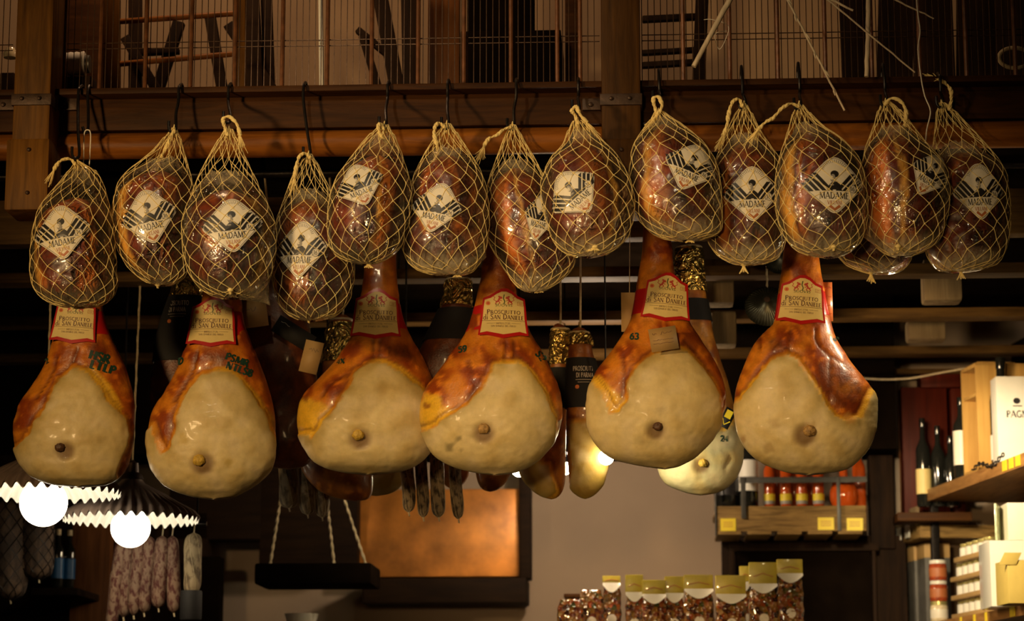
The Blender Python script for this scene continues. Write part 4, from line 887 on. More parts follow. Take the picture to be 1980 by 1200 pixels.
def net_ham(outline, meat_top, v, lab, desc, bands=(), tie=None, tassel=0, tail=None, corners=(), hook=None, seed=0, film_top=None, red=0.35, milk_bottom=0.35, ncell=14):
    xs = [o[0] for o in outline]; cxp = (min(xs) + max(xs)) / 2; y = YR(cxp, 400, v); m1 = M1(y)
    env = Solid(outline, y, 0.70, None, 2.0); rs = random.Random(seed)
    root = thing('netted_ham', desc, 'ham', (P(cxp, 500, y).x, y, env.zb), 'boneless hams hanging in string nets')
    # ---- meat
    zt = P(cxp, meat_top, y).z; zb = env.zb + 4 * m1; hgt = zt - zb; NR_, NL = 84, 80; V, U = [], []
    for z in levels(zt, zb, NL):
        c, w, D = env.at(z); s = (zt - z) / (0.075); k = math.sqrt(max(0, 1 - (1 - min(1, s)) ** 2)); s2 = (z - zb) / 0.05; k *= math.sqrt(max(0, 1 - (1 - min(1, s2)) ** 2)) if s2 < 1 else 1
        for j in range(NR_):
            th = 2 * math.pi * j / NR_; q = Vector((c + (w * 0.965) * math.sin(th) * k, y - D * 0.965 * math.cos(th) * k, z)); 
            V.append(q); U.append((math.sin(th), (zt - z) / hgt, math.cos(th)))
    V = np.array([tuple(q) for q in V]); U = np.array(U); px = px_of(V)
    n1 = np.array([nz(a * .022, b * .022, seed * 3.1) for a, b in px]); n2 = np.array([nz(a * .06, b * .06, seed * 3.1 + 9) for a, b in px]); n3 = np.array([nz(a * .05 + 1.2 * math.sin(b * .02), b * .012, seed + 4) for a, b in px])
    C = np.tile(np.array((0.105, 0.013, 0.006)), (len(V), 1)); C = mixc(C, (0.26, 0.034, 0.009), sstep(-.1, .5, n1) * (0.5 + red)); C = mixc(C, (0.03, 0.008, 0.007), sstep(0.1, 0.5, n2) * 0.7)
    C = mixc(C, (0.70, 0.20, 0.03), sstep(0.36, 0.50, n3) * 0.6); C = mixc(C, (0.62, 0.14, 0.02), sstep(0.28, 0.12, U[:, 1]) * (0.35 + red) * (0.5 + n2))
    for (u0, wd, cc, am) in bands:
        uu = U[:, 0] + 0.10 * n1 + 0.06 * n2 + 0.10 * (U[:, 1] - .5) ** 2; C = mixc(C, cc, sstep(wd, wd * 0.35, np.abs(uu - u0)) * am * (U[:, 2] > -0.3))
    inn = (np.abs(n1) * 0.006 + np.abs(n2) * 0.004 + sstep(.25, .42, n3) * 0.0015); ctr = np.stack([np.interp(V[:, 2], env.zs, env.cx), np.full(len(V), y), V[:, 2]], 1)
    o_ = V - ctr; V = V - o_ / (np.linalg.norm(o_, axis=1, keepdims=True) + 1e-5) * (inn * np.clip(np.linalg.norm(o_, axis=1) / 0.03, 0, 1))[:, None]
    F = [(i * NR_ + j, i * NR_ + (j + 1) % NR_, (i + 1) * NR_ + (j + 1) % NR_, (i + 1) * NR_ + j) for i in range(NL - 1) for j in range(NR_)]
    mb = MB(); mb.add(V.tolist(), F); mb.build('cured_meat', MT('net_meat'), root, cols=np.concatenate([C, np.ones((len(C), 1))], 1), auto=False)
    # ---- plastic film
    ft = P(cxp, film_top if film_top else meat_top - 14, y).z; NR2, NL2 = 72, 64; V, M = [], []
    fb = env.zb + 0.5 * m1
    for i in range(NL2):
        z = fb + (ft - fb) * (i / (NL2 - 1)) ** 1.1; c, w, D = env.at(z)
        tt = (z - fb) / (ft - fb); low = max(0, 1 - tt / (0.18 if milk_bottom < 1 else 0.17)); hi = max(0, (tt - 0.86) / 0.14)
        for j in range(NR2):
            th = 2 * math.pi * j / NR2
            cr = nz(math.sin(th) * 4, math.cos(th) * 4 + seed, z * 26); g = 0.0012 + 0.003 * max(0, cr) + low * 0.007 * (0.3 + nz(math.sin(th) * 7, math.cos(th) * 7, z * 60 + seed))
            k = 1 - 0.35 * hi - (0.12 * max(0, cr) if hi > 0 else 0)
            V.append((c + (w * k + g) * math.sin(th), y - (D * k + g) * math.cos(th), z + hi * 0.012 * cr)); M.append(milk_bottom * low ** 1.2 + 0.55 * hi + 0.0)
    V = np.array(V); M = np.array(M)
    for (cx_, cy_) in corners:
        q = P(cx_, cy_, y); q = np.array(q); dv = q[None] - V; d2 = np.sqrt(dv[:, 0] ** 2 + dv[:, 2] ** 2); near = d2.min()
        wgt = np.exp(-((d2 - near) / 0.022) ** 2); V = V + dv * np.array([1, 0.9, 1])[None] * (wgt * 0.92)[:, None]; M = np.maximum(M, wgt * 0.7)
    F = [(i * NR2 + j, i * NR2 + (j + 1) % NR2, (i + 1) * NR2 + (j + 1) % NR2, (i + 1) * NR2 + j) for i in range(NL2 - 1) for j in range(NR2)]
    mb = MB(); mb.add(V.tolist(), F); mb.build('plastic_wrap', MT('film'), root, cols=np.stack([M, M, M, np.ones_like(M)], 1), auto=False)['label'] = 'clear crinkled plastic wrap'
    if lab: madame_label(root, env, *lab)
    # ---- net
    mb = MB(); zz = env.zt - 3 * m1; arcs = [zz]; cell = 19.5 * m1
    while True:
        c, w, D = env.at(zz); c2, w2, _ = env.at(zz - cell * .5); sl = abs(w2 - w) / (cell * .5); step = cell * (1.25 if w < 0.04 else 1.0) / math.sqrt(1 + sl * sl)
        zz -= max(step, cell * 0.22)
        if zz < env.zb + 2.0 * m1: break
        arcs.append(zz)
    nodes = []
    for i, z in enumerate(arcs):
        row = []; jit = 0 if i == 0 else 1
        for j in range(ncell):
            row.append(((j + 0.5 * (i % 2)) * 2 * math.pi / ncell + jit * rs.uniform(-.10, .10), z + jit * rs.uniform(-3.2, 3.2) * m1))
        nodes.append(row)
    rr = 0.00082
    def pt(th, z, g=0.0052): z = min(max(z, env.zb + 1e-3), env.zt - 1e-3); return env.ring(th, z, g if z < env.zt - 0.03 else g * 0.3)
    for i in range(len(nodes) - 1):
        for j in range(ncell):
            a = nodes[i][j]
            for k in ((j, j - 1) if i % 2 == 0 else (j, (j + 1) % ncell)):
                b = nodes[i + 1][k]; dth = b[0] - a[0]
                while dth > math.pi: dth -= 2 * math.pi
                while dth < -math.pi: dth += 2 * math.pi
                pts = [pt(a[0] + dth * s, a[1] + (b[1] - a[1]) * s) for s in (0, .12, .5, .88, 1)]
                mb.tube(pts, [rr * 1.7, rr * 1.15, rr * .92, rr * 1.15, rr * 1.7], 5, caps=False)
    tie = tie or (cxp, proj(Vector((env.cx[0], y, env.zb)))[1]); tp = P(tie[0], tie[1], y - (0.03 if tie[1] < proj(Vector((env.cx[0], y, env.zb)))[1] - 8 else 0))
    if tie[1] < proj(Vector((env.cx[0], y, env.zb)))[1] - 8: tp.y = env.front(tp.x, tp.z) - 0.010
    for j in range(ncell):
        a = nodes[-1][j]; mb.tube([pt(*a), pt(*a).lerp(tp, .55), tp], rr, 5, caps=False)
    ap = pt(*nodes[0][0]); topc = Vector((env.at(env.zt - 1e-3)[0], y, env.zt))
    mb.build('string_net', MT('string_net'), root)
    mb = MB()
    kn = [tp + Vector((0, 0, z_)) for z_ in (0.008, 0.004, 0, -0.004)]; mb.tube(kn, [0.004, 0.008, 0.008, 0.004], 10)
    for k in range(5 if tassel else 2):
        L = max(tassel, 6) * m1 * rs.uniform(.8, 1.1); dx = (k - (2 if tassel else .5)) * 0.0042 * (1 if tassel else .5)
        mb.tube([tp, tp + Vector((dx * .5, -.002, -L * .5)), tp + Vector((dx * 1.4, rs.uniform(-.002, .002), -L))], [0.0022, 0.0024, 0.0016], 6)
    mb.build('bottom_knot', MT('string_net'), root)
    # ---- gathered top, rope tail
    mb = MB()
    if tail:
        path = catmull(tail, False, 5); pw = [P(a, b, y - 0.012 - 0.012 * math.sin(i / len(path) * 3)) for i, (a, b) in enumerate(path)]; n = len(pw)
        for s_ in range(3):
            pp = [p + Vector((math.cos(i * 0.9 + s_ * 2.1) * 0.0027, math.sin(i * 0.9 + s_ * 2.1) * 0.0027, 0)) for i, p in enumerate(pw)]
            mb.tube(pp, [0.0036 * (0.8 + 0.45 * math.sin(i * .8 + s_)) for i in range(n)], 7)
        e = pw[-1]; d = (pw[-1] - pw[-3]).normalized()
        for k in range(18):
            q = d * rs.uniform(.012, .045) + Vector((rs.uniform(-.013, .013), rs.uniform(-.008, .008), rs.uniform(-.018, .003))); mb.tube([e - d * .006, e + q * .6, e + q + Vector((rs.uniform(-.004, .004), 0, 0))], [0.0012, 0.001, 0.0007], 5)
    for k in range(7):
        a = k * 2 * math.pi / 7; mb.tube([topc + Vector((0.006 * math.cos(a), 0.006 * math.sin(a), -0.03)), topc + Vector((0.004 * math.cos(a), .004 * math.sin(a), -0.008)), topc + Vector((0, 0, 0.006))], 0.0016, 5)
    mb.build('gathered_top', MT('string_net'), root)
    # ---- hook (a thing of its own)
    if hook:
        (hx, hy) = hook[0]; (bx, by) = hook[1]; hv = 0.035
        yl = YR(hx, hy, 0.045); lip = PB(hx, hy, 0.04)
        mb = MB(); r_ = 0.0042; ztop = P(hx, hy, lip.y).z
        low = Vector((topc.x, y, P(bx, by, y).z)); z_l = zA + 0.014
        pts = [Vector((lip.x + 0.003, lip.y + 0.055, z_l + 0.0)), Vector((lip.x + 0.003, lip.y + 0.05, max(ztop - 0.012, z_l + .004))), Vector((lip.x + 0.002, lip.y + 0.03, max(ztop, z_l + .012))), Vector((lip.x, lip.y + 0.005, max(ztop - 0.008, z_l))), Vector((lip.x, lip.y - 0.012, z_l - 0.012)),
               Vector((lip.x, lip.y - 0.014, z_l - 0.05)), (Vector((lip.x, lip.y - .012, z_l)) * .35 + low * .65), low + Vector((0.004, 0.0, 0.012)), low + Vector((0.003, -0.004, -0.006)), low + Vector((-0.007, -0.008, -0.010)), low + Vector((-0.014, -0.008, 0.0)), low + Vector((-0.015, -0.006, 0.022))]
        sm = catmull([tuple(p) for p in pts], False, 4); mb.tube([Vector(p) for p in sm], r_, 8)
        o = mb.build('iron_hook', MT('iron')); tag(o, hook[2], 'hook', 'iron S hooks over the beam lip')
    return root

OR, YE = (0.80, 0.25, 0.03), (0.95, 0.52, 0.09)
V0 = -0.045
net_ham([(147, 312), (125, 345), (100, 375), (80, 402), (68, 440), (62, 490), (62, 530), (70, 560), (90, 580), (120, 592), (155, 595), (190, 590), (212, 576), (223, 553), (222, 520), (219, 470), (213, 420), (205, 385), (195, 352), (182, 330), (165, 319), (153, 312)], 383, V0, (128, 458, 54, 56, 9),
  'netted ham at the far left, lowest hanging in front of the left post', [(0.55, 0.16, OR, .7), (-0.95, .14, YE, .6)], tie=(140, 594), tail=[(146, 318), (138, 308), (124, 308), (112, 316), (104, 330)], hook=((154, 163), (150, 300), 'long iron hook above the leftmost netted ham'), film_top=325, seed=1, red=.3)
net_ham([(334, 247), (318, 268), (300, 290), (275, 312), (250, 332), (232, 355), (222, 392), (221, 435), (231, 483), (252, 518), (282, 543), (310, 552), (336, 547), (357, 528), (368, 480), (373, 420), (372, 370), (362, 325), (352, 290), (345, 262), (340, 247)], 330, V0 + .04, (295, 428, 52, 55, 14),
  'netted ham with orange left edge, second from the left', [(-0.85, 0.26, YE, .9), (0.3, .1, OR, .3)], tie=(305, 551), tail=[(338, 252), (330, 266), (322, 284), (308, 312)], hook=((347, 165), (338, 250), 'iron hook above the second netted ham from the left'), film_top=308, seed=2)
net_ham([(436, 250), (424, 272), (410, 297), (388, 340), (370, 385), (357, 420), (355, 452), (359, 497), (371, 533), (394, 560), (427, 575), (467, 576), (500, 563), (520, 533), (530, 483), (530, 437), (516, 397), (495, 353), (474, 310), (458, 272), (449, 250)], 368, V0 - .07, (455, 446, 56, 55, 6),
  'netted ham with tangled white top string and loose wrap corner, third from the left', [(0.88, 0.16, YE, .7), (0.1, .2, OR, .25)], tie=(447, 565), tail=[(440, 262), (435, 245), (432, 230), (444, 226), (458, 240), (464, 262)], corners=[(524, 592)], hook=((443, 163), (440, 232), 'iron hook above the third netted ham from the left'), film_top=335, seed=3, red=.2)
net_ham([(592, 298), (580, 318), (565, 350), (550, 393), (537, 430), (532, 483), (530, 533), (537, 577), (557, 605), (587, 619), (617, 619), (650, 607), (674, 575), (682, 530), (681, 485), (668, 440), (650, 400), (633, 362), (614, 322), (602, 298)], 385, V0 + .06, (585, 490, 49, 58, -3),
  'lowest netted ham of the left half, fourth from the left', [(-0.4, 0.5, OR, .25), (0.9, .1, YE, .4)], tie=(597, 618), tail=[(600, 305), (592, 296), (580, 302), (573, 322), (570, 345)], hook=((588, 158), (597, 300), 'longest iron hook above the fourth netted ham from the left'), seed=4, red=.15)
net_ham([(738, 240), (722, 255), (703, 277), (678, 310), (657, 338), (643, 372), (637, 412), (637, 455), (646, 486), (662, 499), (687, 508), (713, 511), (745, 500), (771, 477), (785, 443), (792, 402), (793, 365), (781, 320), (770, 287), (758, 258), (749, 240)], 300, V0 - .06, (697, 367, 47, 45, 20),
  'netted ham with a puff of wrap at its top, just right of the lowest one', [(0.45, 0.22, OR, .85), (0.3, .08, YE, .8)], tie=(713, 510), tassel=9, tail=[(742, 250), (736, 238), (732, 246), (736, 262), (744, 270)], hook=((750, 155), (744, 242), 'iron hook above the fifth netted ham from the left'), film_top=262, seed=5, red=.5)
net_ham([(858, 240), (842, 268), (820, 305), (802, 343), (793, 383), (785, 425), (779, 463), (787, 497), (804, 517), (833, 528), (877, 533), (907, 527), (928, 503), (938, 475), (943, 430), (939, 370), (926, 330), (905, 295), (886, 265), (871, 240)], 300, V0 + .0, (846, 411, 47, 52, -14),
  'dark netted ham with a frosted wrap bottom, left of the tall drooping one', [(0.8, 0.2, OR, .5), (0.2, .12, OR, .4)], tie=(884, 528), tassel=9, tail=[(860, 246), (850, 237), (842, 245), (840, 262), (846, 285), (842, 305)], corners=[(941, 497)], hook=((866, 150), (864, 243), 'iron hook above the sixth netted ham from the left'), seed=6, red=.15, milk_bottom=1.5)
net_ham([(986, 243), (973, 280), (960, 315), (947, 353), (940, 388), (937, 422), (943, 457), (960, 490), (980, 523), (997, 547), (1015, 562), (1043, 564), (1077, 545), (1103, 519), (1110, 493), (1105, 450), (1090, 410), (1070, 375), (1048, 340), (1030, 305), (1012, 275), (997, 243)], 325, V0 + .10, (1046, 425, 30, 56, -14),
  'tall drooping netted ham with frayed tail, its label half hidden by its right neighbour', [(-0.62, 0.3, OR, .8), (-0.1, .1, YE, .6)], tie=(1042, 560), tassel=6, tail=[(988, 246), (975, 250), (960, 262), (945, 268), (935, 285)], hook=((998, 148), (992, 245), 'iron hook above the netted ham with the frayed tail'), seed=7, red=.35, milk_bottom=1.2)
net_ham([(1108, 235), (1092, 278), (1068, 306), (1053, 337), (1048, 367), (1053, 403), (1063, 440), (1078, 473), (1103, 492), (1137, 498), (1172, 490), (1206, 464), (1220, 433), (1224, 395), (1220, 362), (1208, 332), (1187, 297), (1162, 272), (1142, 248), (1130, 235)], 265, V0 - .09, (1107, 384, 50, 50, 40),
  'netted ham left of the middle post with its label turned on the slant', [(0.62, 0.10, YE, .8), (0.1, .45, OR, .35)], tie=(1150, 482), tassel=5, tail=[(1118, 240), (1112, 222), (1106, 214), (1114, 206), (1122, 222), (1134, 236)], corners=[(1103, 492)], hook=((1118, 152), (1118, 210), 'iron hook above the netted ham left of the middle post'), seed=8, red=.4, milk_bottom=1.2)
net_ham([(1268, 215), (1257, 235), (1240, 260), (1226, 287), (1220, 333), (1222, 383), (1230, 410), (1245, 432), (1270, 453), (1300, 463), (1335, 466), (1365, 459), (1388, 450), (1393, 430), (1392, 383), (1388, 340), (1376, 303), (1354, 273), (1322, 246), (1295, 225), (1280, 215)], 240, V0 - .05, (1332, 333, 50, 52, -22),
  'netted ham hanging right of the middle post with its label tilted clockwise', [(-0.72, 0.14, YE, .7), (-0.45, .3, OR, .35)], tie=(1334, 462), tassel=7, tail=[(1272, 222), (1266, 205), (1264, 190), (1274, 188), (1280, 205), (1270, 222)], hook=((1274, 130), (1272, 192), 'iron hook right of the middle post'), seed=9, red=.35, milk_bottom=1.2)
net_ham([(1434, 203), (1415, 240), (1398, 283), (1386, 312), (1379, 355), (1372, 405), (1369, 455), (1386, 487), (1413, 506), (1447, 513), (1482, 507), (1504, 495), (1517, 460), (1520, 410), (1516, 355), (1507, 312), (1487, 283), (1464, 247), (1444, 203)], 275, V0 + .06, (1449, 384, 52, 57, 2),
  'netted ham with upright label and bottom tassel between the two right legs', [(-0.7, 0.2, OR, .45)], tie=(1438, 512), tassel=17, tail=[(1436, 206), (1430, 192), (1418, 196), (1410, 215), (1406, 240), (1398, 262)], hook=((1434, 124), (1438, 206), 'iron hook above the netted ham between the two right legs'), seed=10, red=.25, milk_bottom=1.5)
net_ham([(1541, 203), (1528, 249), (1517, 283), (1506, 323), (1502, 361), (1503, 403), (1511, 435), (1522, 459), (1541, 481), (1573, 494), (1610, 498), (1640, 487), (1664, 462), (1674, 420), (1672, 365), (1660, 312), (1625, 270), (1592, 247), (1567, 222), (1552, 203)], 255, V0 - .07, (1605, 369, 59, 58, 0),
  'broad netted ham with a yellow fat strip at left, above the rightmost leg', [(-0.86, 0.16, YE, .95), (-0.6, .08, OR, .5)], tie=(1610, 482), tail=[(1545, 206), (1530, 200), (1512, 210), (1495, 228), (1478, 238), (1466, 250)], hook=((1544, 118), (1546, 206), 'iron hook above the broad netted ham of the right half'), seed=11, red=.3, milk_bottom=1.2)
net_ham([(1706, 198), (1692, 245), (1676, 288), (1669, 333), (1670, 383), (1676, 425), (1690, 465), (1712, 488), (1745, 497), (1787, 484), (1815, 460), (1828, 420), (1834, 383), (1831, 342), (1818, 312), (1788, 278), (1764, 247), (1740, 215), (1722, 198)], 255, V0 + .0, (1793, 345, 38, 52, -30),
  'netted ham with a bright orange left side and label turned away to the right', [(-0.72, 0.32, OR, .95), (-0.15, .12, YE, .8)], tie=(1735, 480), tail=[(1712, 202), (1724, 190), (1742, 196), (1752, 215), (1750, 238)], corners=[(1657, 453)], hook=((1708, 120), (1712, 200), 'iron hook above the second netted ham from the right'), seed=12, red=.3, milk_bottom=1.5, film_top=246)
net_ham([(1684, 310), (1655, 360), (1632, 430), (1619, 480), (1632, 505), (1655, 518), (1687, 528), (1730, 527), (1756, 506), (1764, 455), (1745, 380), (1698, 310)], 400, V0 + .19, None,
  'netted ham mostly hidden behind two others, only its lower end and tassel showing', [], tie=(1684, 528), tassel=20, seed=13, red=.25, milk_bottom=1.5)
net_ham([(1816, 200), (1812, 243), (1806, 292), (1798, 345), (1794, 400), (1791, 455), (1797, 495), (1820, 522), (1860, 526), (1903, 518), (1932, 503), (1947, 462), (1950, 415), (1948, 375), (1941, 333), (1918, 298), (1887, 262), (1860, 233), (1842, 212), (1828, 200)], 295, V0 + .11, (1883, 380, 49, 58, 3),
  'rightmost netted ham, dim, with upright label and bottom tassel', [(0.92, 0.12, OR, .6)], tie=(1858, 524), tassel=17, tail=[(1836, 212), (1840, 192), (1838, 172), (1826, 160), (1814, 152)], corners=[(1949, 462), (1810, 520)], hook=((1816, 152), (1822, 202), 'iron hook above the rightmost netted ham'), seed=14, red=.2, milk_bottom=1.5)
def xhook(p0, p1, v, label):
    a, b = PB(p0[0], p0[1], v), PB(p1[0], p1[1], v - 0.03); mb = MB(); l = PB(p0[0], p0[1], 0.05)
    pts = [a + Vector((0.002, .05, -.012)), a + Vector((0.002, .035, 0.0)), a + Vector((0, 0.01, 0.0)), a + Vector((0, -.008, -.03)), a.lerp(b, .5), b, b + Vector((-.008, -.004, -.01)), b + Vector((-.014, -.004, .006))]
    mb.tube([Vector(p) for p in catmull([tuple(p) for p in pts], False, 4)], 0.0042, 8); tag(mb.build('iron_hook', MT('iron')), label, 'hook', 'iron S hooks over the beam lip')
xhook((171, 164), (170, 250), 0.04, 'second iron hook over the beam at left, with a white string loop')
mb = MB(); mb.tube([PB(a, b, -0.0) for a, b in catmull([(161, 325), (162, 290), (163, 258), (169, 251), (175, 258), (174, 295), (172, 330)], False, 5)], 0.0016, 6)
tag(mb.build('white_string_loop', MT('string_white')), 'white string loop over the second hook above the leftmost netted ham', 'string')

# ------------------------------------------------------------------ lamps
def ribbed_lamp(px, py, half_px, v, globe_px, label, cone_px, cord_to, mat='shade_enamel', axis=None, lit=True, grp='ribbed enamel pendant lamps'):
    c = PB(px, py, v); m1 = M1(c.y); R = half_px * m1; H = cone_px * m1
    root = thing('pendant_lamp', label, 'lamp', c, grp); NN = 360; ribs = 40
    prof = [(R, 0), (R * .93, H * .16), (R * .80, H * .30), (R * .66, H * .44), (R * .52, H * .60), (R * .36, H * .74), (R * .2, H * .88), (R * .14, H)]
    def wob(i, a, r, z):
        k = max(0, 1 - i / 4.0); s = math.cos(a * ribs); return r * (1 + 0.012 * s * k), z + 0.020 * R / .2 * s * k * .36
    mb = MB().lathe(c, prof, NN, 0, axis, wob); inner = [(r * .985, z - 0.004) for r, z in prof]
    mb.lathe(c, inner[::-1], NN, 1, axis, lambda i, a, r, z: wob(len(prof) - 1 - i, a, r, z)); mb.build('shade', MT(mat, 'shade_inside' if lit else mat), root, auto=False)
    up = Vector(axis if axis is not None else (0, 0, 1)).normalized()
    MB().lathe(c + up * H, [(R * .15, -0.004), (R * .17, 0.0), (R * .15, .012), (R * .10, .02), (R * .09, .05), (R * .05, .055), (0.004, .06)], 20, 0, axis).build('socket', MT('rust_iron'), root)
    if lit:
        g = globe_px * m1; cg = c - up * (g * .45 if g else 0)
        prof = [(g * math.sin(math.pi * i / 20), -g * math.cos(math.pi * i / 20)) for i in range(21)]
        MB().lathe(cg, [(max(r, 1e-4), z) for r, z in prof], 36, 0).build('glass_globe', MT('globe_glow'), root, auto=False)['label'] = 'glowing white globe bulb'
    mb = MB(); a = c + up * (H + .05); b = Vector((a.x + cord_to[0], a.y, cord_to[1])); mb.tube([a, a.lerp(b, .5), b], 0.003, 6)
    mb.tube([a.lerp(b, t / 60) + Vector((math.cos(t) * .003, math.sin(t) * .003, 0)) for t in range(61)], 0.0016, 5); mb.build('flex_cord', MT('rope'), root)
    return root
ribbed_lamp(85, 951, 150, 0.74, 46, 'lit ribbed lamp with white globe at the far left under the leftmost leg', 82, (0.0, zA - 0.05))
ribbed_lamp(253, 1003, 132, 1.19, 38, 'lit ribbed lamp with white globe, lower and right of the far left one', 78, (0.012, zA - 0.05))
ribbed_lamp(1483, 592, 44, 0.95, 0, 'unlit steel ribbed lamp left of the rightmost leg label', 30, (0, zA - 0.05), 'shade_steel', (0.1, 0.75, 0.65), False, 'unlit lamps')
ribbed_lamp(1512, 500, 34, 1.0, 0, 'unlit ribbed lamp under the netted ham with upright label', 24, (0, zA - 0.05), 'shade_steel', (-0.2, 0.7, 0.7), False, 'unlit lamps')
for px, py, r_, lb, pw in ((1004, 906, 15, 'small bright bulb below the right side of the leg stamped 59', 9), (1093, 905, 12, 'small bright bulb in the slit between two narrow back legs', 9), (1172, 884, 15, 'small bright bulb at the lower left edge of the leg stamped 63', 26), (768, 928, 8, 'small bright bulb low between the third leg and dark salamis', 5)):
    c = PB(px, py, 0.74 if pw > 20 else 1.9); m1 = M1(c.y); g = r_ * m1; root = thing('spot_bulb', lb, 'bulb', c, 'bare bulbs behind the legs')
    MB().lathe(c, [(max(1e-4, g * math.sin(math.pi * i / 12)), -g * math.cos(math.pi * i / 12)) for i in range(13)], 20).build('glass_bulb', MT('bulb_glow' if pw < 20 else 'bulb_soft'), root, auto=False)
    MB().lathe(c + Vector((0, 0, g * .8)), [(g * .5, 0), (g * .5, .03), (.004, .04)], 12).build('socket', MT('iron'), root)
    MB().tube([c + Vector((0, 0, g + .03)), Vector((c.x, c.y, zA - .05))], 0.003, 6).build('flex_cord', MT('iron'), root)

# ------------------------------------------------------------------ salamis and netted culatelli
def sausage(x0, y0, x1, y1, rpx, v, mat, label, grp, name='salami', netm=True):
    a, b = PB(x0, y0, v), PB(x1, y1, v); m1 = M1(a.y); R = rpx * m1; root = thing(name, label, 'salami', b, grp); pts, rs = [], []
    for i in range(25):
        t = i / 24; e = math.sqrt(max(0, 1 - (2 * t - 1) ** 8)) * (0.92 + .08 * math.sin(t * 3)); pts.append(a.lerp(b, t) + Vector((nz(t * 2, x0) * .005, 0, 0))); rs.append(max(R * e * (1 + .05 * nz(t * 6, x0 + 3)), .002))
    MB().tube(pts, rs, 20).build('casing', MT(mat), root, auto=False)
    mb = MB()
    if netm:
        for k in range(6):
            mb.tube([pts[i] + Vector((math.cos(2 * math.pi * k / 6 + i * .05), math.sin(2 * math.pi * k / 6 + i * .05), 0)) * (rs[i] + .0007) for i in range(25)], 0.0008, 4)
    mb.tube([a, a + Vector((.003, 0, .03)), Vector((a.x, a.y, a.z + .07))], 0.0025, 6); mb.tube([b + Vector((0, 0, .004)), b + Vector((.003, -.003, -.012))], 0.003, 6)
    mb.build('string_tie', MT('rope'), root)
    return root
def peg_rail(x0, x1, py, v, label):
    a, b = PB(x0, py, v), PB(x1, py, v); mb = MB().tube([a, b], .008, 10)
    for p in (a.lerp(b, .1), a.lerp(b, .9)): mb.tube([p, Vector((p.x, p.y, zA - .05))], .0035, 6)
    return tag(mb.build('salami_rail', MT('iron')), label, 'rail')
G1 = 'red mottled salamis in the bundle under the left lamps'
for i, (x0, x1, yb, r_) in enumerate(((236, 212, 1225, 13), (246, 238, 1193, 15), (268, 258, 1190, 13), (288, 278, 1185, 15), (314, 306, 1176, 15), (333, 336, 1185, 14))):
    sausage(x0, 1035, x1, yb, r_, 1.52 + .012 * (i % 2), 'salami_red', 'red mottled salami, %s in the bundle under the left lamps' % ('leftmost', 'second from left', 'third from left', 'fourth from left', 'fifth from left', 'rightmost')[i], G1, 'salami', False)
r = sausage(375, 1030, 370, 1148, 17, 1.52, 'salami_grey', 'single grey salami with a black lower band right of the red bundle', None)
mb = MB(); c = PB(370, 1145, 1.52); mb.lathe(c, [(0.001, -.09), (.033, -.09), (.036, -.085), (.036, .0), (.034, .006), (.001, .006)], 24); mb.build('paper_band', MT('sleeve_black'), r)
peg_rail(215, 400, 1012, 1.54, 'short dark rail carrying the salamis at lower left')
G2 = 'dark salamis hanging between third and fourth legs'
for i, (x, yb, r_) in enumerate(((788, 990, 13), (816, 1000, 12), (846, 1000, 14), (878, 1003, 12))):
    sausage(x - 3, 850, x + (2 if i < 3 else 8), yb, r_, 1.1 + .015 * (i % 2), 'salami_dark', 'dark powdery salami, %s of the bundle left of the copper panel' % ('leftmost', 'second', 'third', 'rightmost')[i], G2)
peg_rail(770, 900, 838, 1.12, 'short dark rail hidden behind the fourth leg')
G3 = 'pale netted salamis below the third leg'
for i, (x, yb, r_) in enumerate(((556, 982, 18), (592, 995, 15), (620, 1000, 14))):
    sausage(x, 880, x + 3, yb, r_, 1.2 + .012 * i, 'salami_grey', 'pale netted salami below the third leg, %s' % ('leftmost', 'middle', 'rightmost')[i], G3)
peg_rail(540, 640, 865, 1.22, 'short dark rail hidden behind the third leg')
for i, (x, yb, r_) in enumerate(((20, 1160, 34), (75, 1120, 30))):
    r = sausage(x, 960, x, yb, r_, 1.6, 'culatello', ('large dark netted cured meat at the lower left corner', 'large dark netted cured meat beside the blue labelled bottles')[i], None, 'netted_cured_meat', False)
    r['category'] = 'cured meat'; c = PB(x, (960 + yb) / 2, 1.6); R = r_ * M1(c.y); H = (yb - 960) / 2 * M1(c.y); mb = MB()
    for k in range(9):
        for s_ in (-1, 1):
            pts = []
            for j in range(25):
                z = -1 + 2 * j / 24; rr = R * math.sqrt(max(.05, 1 - z ** 8)) + .002; a = 2 * math.pi * k / 9 + s_ * z * 2.2; pts.append(c + Vector((rr * math.cos(a), rr * math.sin(a), z * H)))
            mb.tube(pts, .0016, 4)
    mb.build('net_cords', MT('iron'), r)
peg_rail(-40, 130, 945, 1.6, 'dark rail at the far left above the netted cured meats')

